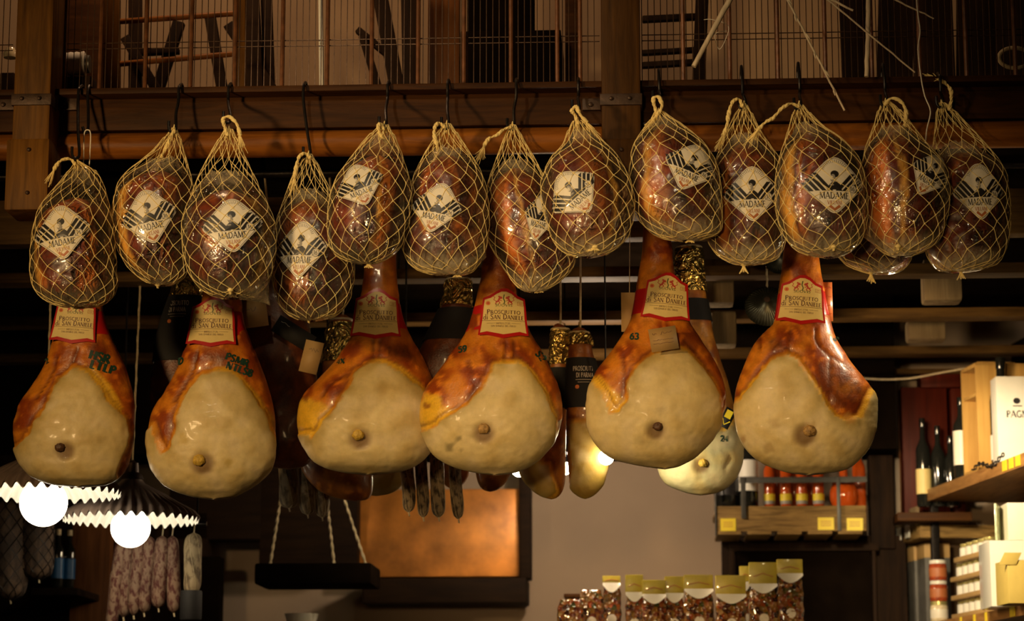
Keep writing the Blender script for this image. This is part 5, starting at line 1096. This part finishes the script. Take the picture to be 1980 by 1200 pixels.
# ------------------------------------------------------------------ bottles
def bottle(base, r, h, glass, label, cap='bottle_dark', lab=None, grp=None, shape='wine', name='bottle', cat='bottle'):
    root = thing(name, label, cat, base, grp); b = Vector(base)
    if shape == 'wine': prof = [(0.001, 0), (r * .9, 0), (r, .006), (r, h * .60), (r * .93, h * .66), (r * .6, h * .72), (r * .38, h * .77), (r * .36, h * .93)]; cp_ = [(r * .40, h * .90), (r * .41, h * .905), (r * .41, h), (r * .001, h)]
    elif shape == 'tube': prof = [(0.001, 0), (r * .9, 0), (r, .004), (r, h * .72), (r * .8, h * .78), (r * .5, h * .82), (r * .45, h * .9)]; cp_ = [(r * .55, h * .88), (r * .6, h * .885), (r * .6, h), (.001, h)]
    else: prof = [(0.001, 0), (r * .6, 0), (r * .8, .01), (r, h * .22), (r, h * .34), (r * .8, h * .5), (r * .3, h * .62), (r * .26, h * .85)]; cp_ = [(r * .3, h * .84), (r * .34, h * .85), (r * .34, h), (.001, h)]
    MB().lathe(b, prof, 28).build('glass_body', MT(glass), root); MB().lathe(b, cp_, 20).build('cap', MT(cap), root)
    if lab:
        z0, z1, mat = lab[:3]; rr = np.interp((z0 + z1) / 2 * h, [p[1] for p in prof], [p[0] for p in prof]) + .0008; n = 28; vs = [b + Vector((rr * math.cos(2 * math.pi * j / n), rr * math.sin(2 * math.pi * j / n), z * h)) for z in (z0, z1) for j in range(n)]
        mb = MB(); mb.add(vs, [(j, (j + 1) % n, n + (j + 1) % n, n + j) for j in range(n)]); 
        if len(lab) > 3:
            z2, z3, m2 = lab[3:]; rr += .0006; vs = [b + Vector((rr * math.cos(2 * math.pi * j / n), rr * math.sin(2 * math.pi * j / n), z * h)) for z in (z2, z3) for j in range(n)]; mb.add(vs, [(j, (j + 1) % n, n + (j + 1) % n, n + j) for j in range(n)], 1)
        mb.build('paper_label', MT(mat, lab[5] if len(lab) > 3 else mat), root, auto=False)
    return root
# wall shelf
SV = 2.80
root = thing('wall_shelf', 'dark plank wall shelf with iron guard rail and yellow price tickets', 'shelf', PB(1530, 1030, SV))
MB().rb(1383, 978, 1676, 1026, SV, 0.03).build('front_board', MT('wood_shelf'), root)
a = PB(1383, 1027, SV); b = PB(1676, 1027, SV)
ztb = PB(1530, 979, SV).z - .012
MB().ruv(toU(a), toU(b), SV + .03, SV + .30, ztb - .02, ztb).build('shelf_board', MT('wood_shelf'), root)
mb = MB()
for k in range(5): mb.ruv(toU(a) + (toU(b) - toU(a)) * (k + .06) / 5, toU(a) + (toU(b) - toU(a)) * (k + .86) / 5, SV + .0, SV + .30, a.z - .012, a.z + .002)
mb.build('under_slat', MT('wood_shelf'), root)
mb = MB(); mb.rb(1430, 922, 1677, 932, SV - .008, .006, 0, .001); mb.rb(1432, 922, 1443, 1002, SV - .012, .005, 0, .001); mb.rb(1617, 922, 1627, 1026, SV - .012, .005, 0, .001); mb.rb(1381, 900, 1386, 1035, SV - .008, .008, 0, .001); mb.rb(1664, 870, 1670, 978, SV + .25, .01, 0, .001)
mb.build('guard_rail', MT('steel_grey'), root)
for i, (x0, x1, y0) in enumerate(((1393, 1423, 1002), (1581, 1613, 1000), (1637, 1669, 1001))):
    mb = MB().rb(x0, y0, x1, y0 + 24, SV - .003, .002, 0, 0)
    for k in range(3): mb.rb(x0 + 6, y0 + 7 + k * 4, x1 - 6, y0 + 8 + k * 4, SV - .0036, .0005, 1, 0)
    mb.build('price_ticket', MT('paper_yellow', 'ink_rust'), root)
sz = ztb + .001
def sb(px, v=SV + .09): p = PB(px, 975, v); return Vector((p.x, p.y, sz))
MM = M1(2.9)
bottle(sb(1405), 24 * MM, .31, 'bottle_dark', 'black wine bottle at the left end of the wall shelf', grp='wine bottles on the wall shelf', lab=(.2, .4, 'ink_black'))
bottle(sb(1447), 19.5 * MM, .36, 'bottle_dark', 'wine bottle with tall white label on the wall shelf', lab=(.22, .55, 'paper_white', .36, .37, 'ink_grey'), grp='wine bottles on the wall shelf')
for i, px in enumerate((1488, 1520, 1551, 1583)):
    bottle(sb(px), 10.5 * MM, .22, 'bottle_amber', 'slim amber bottle with yellow label, %s on the wall shelf' % ('leftmost of four', 'second of four', 'third of four', 'rightmost of four')[i], 'cap_pale', (.13, .19, 'ink_grey', .19, .31, 'paper_yellow'), 'slim amber bottles on the wall shelf', 'tube')
for i, px in enumerate((1502, 1536, 1568)):
    bottle(sb(px, SV + .2), 10 * MM, .26, 'bottle_amber', 'amber bottle in the rear row of the wall shelf, %s' % ('left', 'middle', 'right')[i], 'cap_pale', None, 'rear amber bottles on the wall shelf', 'tube')
bottle(sb(1632), 27 * MM, .22, 'bottle_amber', 'round orange liqueur decanter near the right end of the wall shelf', 'cap_pale', None, None, 'round')
bottle(sb(1662, SV + .17), 13 * MM, .28, 'bottle_amber', 'tall dark red bottle at the right end of the wall shelf', 'bottle_dark', None, None, 'wine')
# blackboard
root = thing('blackboard', 'large dark blackboard leaning below the wall shelf', 'blackboard', PB(1560, 1250, 3.0))
MB().rb(1422, 1062, 1690, 1320, 3.05, .02).build('board', MT('dark_paint'), root)
mb = MB(); mb.rb(1410, 1050, 1700, 1064, 3.03, .04); mb.rb(1410, 1064, 1424, 1320, 3.03, .04); mb.rb(1686, 1064, 1700, 1320, 3.03, .04); mb.build('frame', MT('wood_darkz'), root)
tag(MB().rb(1395, 1036, 1760, 1330, 3.12, .05).build('dark_door', MT('wood_darkz')), 'dark wooden door behind the blackboard', 'door')
# dark hanging things between the wall shelf and the red cabinet
tag(MB().rb(1676, 740, 1732, 1060, 3.1, .1).build('dark_curtain', MT('wood_darkz')), 'dark column of shadowed boards left of the red cabinet', 'boards')

# copper hood panel, ledge, hanging tray
tag(MB().rb(690, 946, 1004, 1114, 3.1, .06, 0, .006).build('copper_panel', MT('copper')), 'glowing copper-coloured panel on the back wall', 'panel')
tag(MB().rb(700, 1117, 1018, 1165, 2.95, .25, 0, .01).build('mantel_shelf', MT('wood_dark')), 'thick dark wooden ledge under the copper panel', 'ledge')
struct(MB().rb(1004, 900, 1026, 1117, 3.05, .15), 'trim_20', MT('wood_dark'), 'dark strip right of the copper panel')
struct(MB().rb(505, 860, 690, 1090, 3.0, .2), 'trim_21', MT('wood_dark'), 'dark brown recess left of the copper panel')
root = thing('hanging_tray', 'black tray hung on ropes left of the copper panel', 'tray', PB(605, 1128, 2.2))
MB().rb(492, 1088, 718, 1128, 2.2, .3, 0, .01).build('tray', MT('dark_paint'), root)
for a_, b_ in (((632, 965), (646, 1090)), ((664, 960), (708, 1092)), ((545, 950), (522, 1092))):
    p, q = PB(a_[0], a_[1], 2.25), PB(b_[0], b_[1], 2.25); q = Vector(q); mb = MB(); top = p + (p - q) * ((zA - .05 - p.z) / (p.z - q.z))
    for s_ in range(2): mb.tube([q.lerp(top, t / 120) + Vector((math.cos(t * .9 + s_ * 3.14) * .003, math.sin(t * .9 + s_ * 3.14) * .003, 0)) for t in range(121)], .0032, 5)
    mb.build('rope', MT('rope'), root)
root = thing('white_bowl', 'white bowl at the bottom edge below the hanging tray', 'bowl', PB(583, 1220, 2.3))
MB().lathe(PB(583, 1220, 2.3), [(.001, 0), (.04, 0), (.058, .05), (.062, .062), (.058, .06), (.04, .01)], 28).build('bowl_body', MT('white_gloss'), root)
root = thing('service_counter', 'dark serving counter along the bottom of the view', 'counter', RW(-1.0, 2.2, 0))
zc2 = PB(583, 1221, 2.3).z
MB().ruv(-1.35, -0.2, 2.1, 2.9, 0, zc2 - .03).build('base', MT('wood_dark'), root); MB().ruv(-1.4, -0.15, 2.05, 2.92, zc2 - .03, zc2 - .001).build('worktop', MT('wood_joist'), root)
# left background: door, cabinet, bottles
tag(MB().rb(140, 1010, 205, 1330, 2.6, .06).build('brown_door', MT('wood_board')), 'reddish brown door edge behind the lower left lamp', 'door')
tag(MB().rb(-200, 880, 142, 1330, 2.7, .1).build('dark_cupboard', MT('wood_dark')), 'dark cupboard filling the lower left background', 'cupboard')
tag(MB().rb(330, 860, 505, 1042, 3.0, .15).build('wall_cabinet', MT('wood_dark')), 'dark wall cabinet behind the second leg', 'cabinet')
tag(MB().rb(385, 1075, 420, 1330, 2.9, .1).build('black_column', MT('dark_paint')), 'black upright panel right of the grey salami', 'panel')
tag(MB().rb(200, 990, 395, 1330, 3.0, .1).build('wooden_backing', MT('wood_darkz')), 'dark boards behind the red salami bundle', 'boards')
zl = PB(120, 1135, 2.3).z
tag(MB().rb(60, 1136, 150, 1150, 2.25, .44).build('small_shelf', MT('wood_dark')), 'small dark shelf under the blue labelled bottles', 'shelf')
for i, px in enumerate((110, 132)):
    p = PB(px, 1135, 2.3 + .03 * i); bottle(Vector((p.x, p.y, zl)), 12 * M1(2.3), .21, 'bottle_dark', ('left dark bottle with blue label at lower left', 'right dark bottle with blue label at lower left')[i], 'cap_pale', (.15, .5, 'blue_label'), 'blue labelled bottles')

# ------------------------------------------------------------------ pasta bags on the glass counter top
zb_ = PB(1320, 1262, 2.1).z
root = thing('bag_counter', 'pale counter under the pasta bags at the bottom edge', 'counter', RW(.6, 2.2, 0))
MB().ruv(.05, 1.30, 1.95, 2.55, 0, zb_ - .03).build('base', MT('wood_dark'), root); MB().ruv(.02, 1.33, 1.92, 2.58, zb_ - .03, zb_ - .001).build('worktop', MT('white_gloss'), root)
def bag(px, ytop, yhead, w, v, label, header=True):
    p = PB(px, ytop, v); m1 = M1(p.y); zt = p.z; zh = PB(px, yhead, v).z; W_ = w * m1 / 2 * 1.12; D_ = W_ * .62; root = thing('pasta_bag', label, 'bag', Vector((p.x, p.y, zb_)), 'bags of coloured pasta')
    top = zh if header else zt; n1, n2 = 22, 28; vs, fs = [], []; sd = px * .37
    for i in range(n1):
        t = i / (n1 - 1); z = zb_ + (top - zb_) * t; k = 1.0 if t < .7 else 1 - .25 * ((t - .7) / .3) ** 2; kd = (1 - (max(0, t - .55) / .45) ** 2 * (.85 if header else .5)); kb = min(1, .8 + t * 4)
        for j in range(n2):
            a = 2 * math.pi * j / n2; e = .55; x = math.copysign(abs(math.cos(a)) ** e, math.cos(a)) * W_ * k * kb; y = math.copysign(abs(math.sin(a)) ** e, math.sin(a)) * D_ * kd * kb
            q = Vector((p.x + x, p.y + y, z)); q += Vector((nz(q.x * 40, q.z * 40, sd), nz(q.x * 40, q.z * 40, sd + 7), 0)) * .006; vs.append(q)
    for i in range(n1 - 1):
        for j in range(n2): fs.append((i * n2 + j, i * n2 + (j + 1) % n2, (i + 1) * n2 + (j + 1) % n2, (i + 1) * n2 + j))
    fs += [tuple(range(n2))[::-1], tuple((n1 - 1) * n2 + j for j in range(n2))]
    mb = MB(); mb.add(vs, fs); mb.build('bag_body', MT('pasta_mix'), root, auto=False)
    mb = MB(); c = Vector((p.x, p.y - D_ * .98, zb_ + (top - zb_) * .50)); mb.lathe(c, [(.001, 0), (.017, 0), (.016, .0015), (.001, .002)], 20, 0, (0, -1, 0)); mb.build('round_sticker', MT('ink_white'), root)
    if header:
        mb = MB(); mb.box8(Vector((p.x, p.y - .004, (zt + zh) / 2)), (W_ * .96, 0, 0), (0, .007, 0), (0, 0, (zt - zh) / 2), 0, .003); mb.tube([Vector((p.x - W_ * .7, p.y - .012, zh + (zt - zh) * .35)), Vector((p.x, p.y - .012, zh + (zt - zh) * .5)), Vector((p.x + W_ * .7, p.y - .012, zh + (zt - zh) * .35))], .0015, 5, 1)
        mb.build('header_card', MT('header_yellow', 'ink_rust'), root)
        vs = []; n = 10
        for i in range(n):
            t = i / (n - 1); vs += [Vector((p.x - W_ * .95 + 2 * W_ * .95 * t, p.y - D_ * .5 - .004, zh + .003)), Vector((p.x - W_ * .95 + 2 * W_ * .95 * t, p.y - D_ * .95, zh - .006 - .026 * math.sin(math.pi * t)))]
        mb = MB(); mb.add(vs, [(2 * i, 2 * i + 1, 2 * i + 3, 2 * i + 2) for i in range(n - 1)]); mb.build('clear_flap', MT('white_gloss'), root)
    return root
for a_ in ((1182, 1113, 1128, 32, 2.26, 'pasta bag at the left rear of the row with a slim yellow header'), (1226, 1111, 1146, 32, 2.12, 'pasta bag with narrow yellow header, second from the left'), (1264, 1121, 1150, 42, 2.10, 'pasta bag with slanting yellow header, third from the left'),
           (1303, 1114, 1148, 34, 2.11, 'pasta bag in the middle of the row with plain yellow header'), (1350, 1111, 1140, 52, 2.10, 'wide pasta bag with shiny header left of the deep-flapped one'), (1412, 1112, 1150, 54, 2.06, 'pasta bag with a deep clear flap, left of the two tallest'),
           (1440, 1094, 1125, 20, 2.30, 'pasta bag mostly hidden behind the two tallest'), (1474, 1087, 1130, 50, 2.12, 'tall pasta bag, second from the right'), (1526, 1081, 1110, 46, 2.12, 'tallest pasta bag at the right end of the row')): bag(*a_)
bag(1103, 1158, 1180, 46, 2.1, 'low pasta bag without header at the left end, front', False); bag(1143, 1140, 1160, 44, 2.16, 'low shiny pasta bag without header beside the left end', False)
tag(MB().rb(1090, 1147, 1150, 1154, 2.4, .12).rb(1100, 1154, 1110, 1246, 2.42, .08).build('wooden_board', MT('wood_beam')), 'thin brown board sticking out left of the pasta bags', 'board')

# ------------------------------------------------------------------ right-hand shelving, running towards the camera
A0 = P(1790, 970, 2.80); B0 = P(1980, 893, 1.66); DIR = (Vector((B0.x, B0.y, 0)) - Vector((A0.x, A0.y, 0))).normalized(); NIN = Vector((-DIR.y, DIR.x, 0)); Z1 = A0.z; Z2 = P(1850, 1193, CAMY + 8.75).z
if NIN.x < 0: NIN = -NIN
UPZ = Vector((0, 0, 1))
def SP(s, w, z): q = Vector((A0.x, A0.y, 0)) + DIR * s + NIN * w; q.z = z; return q
def s_at(px, w):
    lo, hi = -2.0, 2.5
    for _ in range(50):
        m = (lo + hi) / 2
        if proj(SP(m, w, 2.4))[0] < px: lo = m
        else: hi = m
    return m
def sbox(mb, s0, s1, w0, w1, z0, z1, mi=0, bev=.003): return mb.box8(SP((s0 + s1) / 2, (w0 + w1) / 2, (z0 + z1) / 2), DIR * (s1 - s0) / 2, NIN * (w1 - w0) / 2, UPZ * (z1 - z0) / 2, mi, bev)
root = thing('display_shelf', 'thick brown wooden upper shelf at the right edge', 'shelf', SP(.6, .2, Z1))
sbox(MB(), 0, 2.3, 0, .42, Z1, Z1 + .045).build('shelf_board', MT('wood_warm'), root)
for k, s_ in enumerate((.93, 1.0, 1.07)): sbox(MB(), s_, s_ + .045, -.004, -.001, Z1 + .006, Z1 + .042, 0, 0).build('price_ticket', MT('paper_yellow'), root)
mb = MB()
for k in range(16):
    c = SP(.62 + k * .022, -.006, Z1 + .05 + .012 * math.sin(k * .5)); mb.tube([c + DIR * (.013 * math.cos(a * math.pi / 5)) + (UPZ if k % 2 else NIN) * (.007 * math.sin(a * math.pi / 5)) for a in range(10)], .0025, 5, closed=True)
mb.build('chain', MT('iron'), root)
ZT = Z1 + .045
root = thing('display_shelf', 'lower pale wooden shelf at the right, filled with jars and cartons', 'shelf', SP(.6, .2, Z2))
sbox(MB(), -.55, 2.3, 0, .42, Z2 - .03, Z2 + .006).build('shelf_board', MT('wood_warm'), root)
for k, px in enumerate((1852, 1878, 1900, 1948)): 
    s_ = s_at(px, 0); sbox(MB(), s_, s_ + (.02 if k < 3 else .05), -.004, -.001, Z2 - .028, Z2 + .004, 0, 0).build('price_ticket', MT('paper_yellow'), root)
root = thing('display_shelf', 'small far shelf board with a ticket rail at the right, behind', 'shelf', SP(-.5, .1, Z1 - .1))
zz0 = P(1735, 1030, 2.85).z; bz_ = P(1787, 986, 2.93).z
MB().rb(1735, 990, 1880, 1006, 2.80, .17).build('shelf_board', MT('wood_beam'), root)
sbox(MB(), -.70, -.02, -.03, -.02, zz0 + .03, zz0 + .10).build('ticket_rail', MT('block_pale'), root)
for k in range(5): sbox(MB(), -.66 + k * .12, -.60 + k * .12, -.034, -.031, zz0 - .01, zz0 + .04, 0, 0).build('price_ticket', MT('paper_white'), root)
sbox(MB(), -.70, -.02, -.02, .3, zz0 - .02, zz0 + .03).build('lower_board', MT('wood_shelf'), root)
root = thing('shelf_upright', 'black iron upright beside the upper shelf end', 'upright', SP(-.02, .1, Z2))
sbox(MB(), -.03, .0, .02, .05, 0, Z1 + .0).build('iron_post', MT('iron'), root)
tag(sbox(MB(), -.9, 2.3, .46, .50, 0, 3.25).build('shelf_backboard', MT('dark_paint')), 'dark boards behind the right-hand shelves', 'boards')
tag(sbox(MB(), .35, 1.6, .40, .44, Z2 + .31, Z2 + .335).build('rear_batten', MT('wood_red')), 'dim reddish batten under the upper shelf', 'batten')
# red cabinet behind
root = thing('red_cabinet', 'dark red cabinet with open door behind the upper shelf', 'cabinet', PB(1800, 990, 3.0))
MB().rb(1742, 748, 1838, 992, 3.0, .12).build('body', MT('wood_red'), root); MB().rb(1736, 742, 1744, 992, 2.98, .03).build('door_edge', MT('wood_board'), root)
MB().rb(1780, 722, 1868, 748, 2.97, .15).build('top_panel', MT('wood_red'), root); MB().rb(1838, 750, 1868, 992, 2.97, .15).build('side_panel', MT('wood_red'), root)
# crate, open towards the aisle
def w_at(px, s_):
    lo, hi = -.3, 1.5
    for _ in range(50):
        m = (lo + hi) / 2
        if proj(SP(s_, m, 2.6))[0] < px: lo = m
        else: hi = m
    return m
sc0, sc1 = s_at(1868, .015), s_at(1898, .015); yq = SP(sc1, .015, 0).y; H_ = P(1898, 700, yq).z - ZT; CW = .30
root = thing('wooden_crate', 'open pine crate standing upright on the upper shelf', 'crate', SP(sc0, .1, ZT))
sbox(MB(), sc1 - .014, sc1, .015, .015 + CW, ZT, ZT + H_).build('front_panel', MT('wood_pine'), root)
sbox(MB(), sc0, sc0 + .014, .015, .015 + CW, ZT, ZT + H_).build('rear_panel', MT('wood_pine'), root)
sbox(MB(), sc0, sc1, CW, .015 + CW, ZT, ZT + H_).build('back_panel', MT('wood_pine'), root)
sbox(MB(), sc0, sc1, .015, .015 + CW, ZT, ZT + .014).build('bottom_panel', MT('wood_pine'), root)
sbox(MB(), sc0, sc1, .015, .015 + CW, ZT + H_ - .014, ZT + H_).build('top_panel', MT('wood_pine'), root)
sbox(MB(), sc0 + .01, sc1 - .01, .02, CW, ZT + H_ * .70, ZT + H_ * .70 + .012).build('inner_shelf', MT('wood_pine'), root)
sbox(MB(), sc0 + .09, sc0 + .13, .04, .18, ZT + H_, ZT + H_ + .012).build('loose_lath', MT('wood_pine'), root)
sb_ = sc1 + .20; wb = w_at(1932, sb_); yb = SP(sb_, wb, 0).y; hz_ = (P(1985, 727, yb).z - ZT) / 2; W1 = .085
root = thing('gift_box', 'tall white cardboard box at the right edge on the upper shelf', 'box', SP(sb_, wb, ZT))
c = SP(sb_, wb, ZT + hz_) + Vector((W1, .05, 0)); MB().box8(c, (W1, .0, 0), (0, .05, 0), (0, 0, hz_), 0, .003).build('carton_body', MT('paper_white'), root)
mb = MB(); mq = M1(yb)
def fbx(a, b, l): return c + Vector((a * mq, -.0505 - l * .0003, b * mq))
map_quads(mb, text_quads('PAGNI', -6, 12, 13, 0, None, 46, bold=1.2), fbx, 2, 0); map_quads(mb, disc2(-8, 38, 7, 6) + strip2([(-16, 28), (2, 28)], 2), fbx, 2, 0)
mb.build('printed_lettering', MT('ink_black'), root)
q = sc1 + .065; bottle(SP(q, w_at(1942, q), ZT), .043, .40, 'bottle_dark', 'dark bottle with white label between crate and white box', 'bottle_dark', (.08, .30, 'paper_white'), None)
q = sc0 - .05; bottle(SP(q, w_at(1862, q), ZT), .030, .30, 'bottle_dark', 'dark bottle with pale label left of the pine crate', 'bottle_dark', (.16, .58, 'paper_cream'), None)
for i, (px_, q) in enumerate(((1938, sc1 + .10), (1972, sc1 + .12))):
    pass
tag(MB().tube([PB(a, b, 2.89 - 0.29 * (a - 1640) / 226) for a, b in catmull([(1640, 728), (1700, 733), (1760, 731), (1810, 722), (1866, 712)], False, 4)], .004, 6).build('rope_line', MT('rope')), 'thin rope stretched left of the pine crate', 'rope')
bz = P(1787, 986, 2.93).z
for i, (px_, h_, lb) in enumerate(((1787, .34, 'dark wine bottle with yellowish label before the red cabinet'), (1816, .31, 'dark wine bottle at the centre of the red cabinet'), (1840, .27, 'dark bottle at the right of the red cabinet'))):
    p = PB(px_, 960, 2.88); bottle(Vector((p.x, p.y, bz)), .028, h_, 'bottle_dark', lb, 'bottle_dark', (.14, .42, 'card_yellow') if i == 0 else None, 'wine bottles before the red cabinet')
# lower shelf contents
ZL = Z2 + .007
def lowbox(px0, px1, w0, dep, y0, label, mat, name, cat, mats2=None):
    s0, s1 = s_at(px0, w0), s_at(px1, w0); y_ = SP(s1, w0, 0).y; z1 = P(px1, y0, y_).z; root = thing(name, label, cat, SP((s0 + s1) / 2, w0, ZL)); sbox(MB(), s0, s1, w0, w0 + dep, ZL, z1, 0, .004).build('body', MT(mat), root); return root, s0, s1, z1
r, s0, s1, z1 = lowbox(1735, 1754, .02, .10, 1056, 'green and white printed packet at the left end of the lower shelf', 'packet_green', 'food_packet', 'packet')
for i, (a_, b_, y0) in enumerate(((1752, 1768, 1056), (1770, 1788, 1050))):
    r, s0, s1, z1 = lowbox(a_, b_, .02 + .01 * i, .10, y0, ('grey packet with tan top, left one of the pair', 'grey packet with tan top, right one of the pair')[i], 'packet_grey', 'food_packet', 'packet'); sbox(MB(), s0 - .001, s1 + .001, .018 + .01 * i, .13, z1 - .055, z1 + .002).build('tan_top', MT('tan_card'), r)
def jar(px, ybase, r_px, h_px, w, label, mat, lid='white_gloss', grp=None):
    s_ = s_at(px, w); p = SP(s_, w, 0); y_ = p.y; m = M1(y_); zb2 = P(px, ybase, y_).z; b = Vector((p.x, p.y, zb2)); R = r_px * m; H = h_px * m; root = thing('glass_jar', label, 'jar', b, grp)
    MB().lathe(b, [(.001, 0), (R * .9, 0), (R, .004), (R, H * .75), (R * .88, H * .84)], 24).build('jar_body', MT(mat), root); MB().lathe(b, [(R * .92, H * .82), (R * .96, H * .83), (R * .96, H), (.001, H * 1.005)], 24).build('lid', MT(lid), root)
    MB().lathe(b, [(R * 1.01, H * .18), (R * 1.015, H * .19), (R * 1.015, H * .6), (R * 1.01, H * .61)], 24, 0, None, lambda i, a, r, z: (r, z)).build('paper_label', MT('ink_rust' if mat == 'jar_red' else 'paper_cream'), root)
    return root
zjb = proj(SP(s_at(1812, .03), .03, ZL))[1]
for k in range(3):
    jar(1812, zjb - k * 40, 17, 39, .03, 'red preserve jar in the stack of three, %s' % ('bottom', 'middle', 'top')[k], 'jar_red' if k else 'jar_pale', 'lid_gold' if k == 0 else 'white_gloss', 'stack of preserve jars')
jar(1793, zjb - 40, 9, 34, .13, 'small pale jar behind the stack of red jars, lower', 'jar_pale', 'lid_gold', 'pale jars behind the red ones'); jar(1793, zjb - 78, 9, 34, .13, 'small pale jar behind the stack of red jars, upper', 'jar_pale', 'lid_gold', 'pale jars behind the red ones'); jar(1793, zjb - 4, 9, 34, .13, 'small pale jar behind the stack of red jars, bottom', 'jar_pale', 'lid_gold', 'pale jars behind the red ones')
# four shrink-wrapped trays of little jars
s0, s1 = s_at(1840, .03), s_at(1906, .03); LW = s1 - s0
zbase = ZL; th_ = (P(1893, 1035, SP(s1, .03, 0).y).z - ZL) / 4
for t in range(4):
    root = thing('jar_tray', 'shrink-wrapped tray of small white jars, %s of the four stacked' % ('bottom', 'second from bottom', 'third from bottom', 'topmost')[t], 'tray', SP((s0 + s1) / 2, .1, zbase + t * th_), 'stacked trays of small jars')
    a, b = (s0, s1) if t < 3 else (s0 + .05, s1 - .01)
    sbox(MB(), a, b, .02, .20, zbase + t * th_, zbase + t * th_ + th_ * .25).build('cardboard_tray', MT('tan_card'), root)
    for i in range(6 if t < 3 else 5):
        for j in range(2):
            q = SP(a + (b - a) * (i + .5) / (6 if t < 3 else 5), .06 + .09 * j, zbase + t * th_ + th_ * .12); R = min((b - a) / 13, .026)
            mb = MB(); mb.lathe(q, [(.001, 0), (R, 0), (R, th_ * .62), (R * .8, th_ * .68), (.001, th_ * .68)], 16); mb.lathe(q, [(R * .9, th_ * .68), (R * .92, th_ * .69), (R * .92, th_ * .85), (.001, th_ * .86)], 16, 1); mb.build('jar', MT('white_gloss', 'lid_gold'), root)
# cartons
def pbox(px0, px1, py0, py1, y, dep, label, mat, name, cat, yaw=.0, group=None):
    a, b = P(px0, py1, y), P(px1, py0, y); root = thing(name, label, cat, Vector(((a.x + b.x) / 2, y, a.z)), group); c = Vector(((a.x + b.x) / 2, y + dep / 2, (a.z + b.z) / 2))
    ex = Vector((math.cos(yaw), math.sin(yaw), 0)) * (b.x - a.x) / 2; ey = Vector((-math.sin(yaw), math.cos(yaw), 0)) * dep / 2; MB().box8(c, ex, ey, (0, 0, (b.z - a.z) / 2), 0, .003).build('carton_body', MT(mat), root); return root, c, ex, ey, (b.z - a.z) / 2
r, c, ex, ey, hz2 = pbox(1950, 2040, 971, 1044, 1.80, .2, 'cream printed carton standing on the white box stack at right', 'paper_cream', 'food_carton', 'carton')
mb = MB().box8(c - ex * .96 + Vector((-.012, .0, 0)), (.03, .09, 0), (-.004, .001, 0), (0, 0, hz2 * .98), 0, .002); mb.build('side_panel', MT('packet_green'), r)
r, c, ex, ey, hz2 = pbox(1918, 2040, 1044, 1172, 1.80, .2, 'white carton with a cut-out window under the printed carton', 'white_gloss', 'food_carton', 'carton')
r, c, ex, ey, hz2 = pbox(1946, 2040, 1082, 1166, 1.62, .14, 'yellow-brown open cardboard box in front of the white carton', 'carton', 'cardboard_box', 'box', .1)
MB().box8(c - ex * .9 - ey * 1.05 + Vector((0, 0, hz2 * 1.05)), ex * .35, (-.0, -.0015, 0), (.01, 0, .02), 0, .001).build('flap', MT('carton'), r)
MB().box8(c + ex * .35 - ey * 1.02 + Vector((0, 0, hz2 * 1.15)), ex * .62, (0, -.0015, 0), (0, -.01, .025), 0, .001).build('flap', MT('carton'), r)
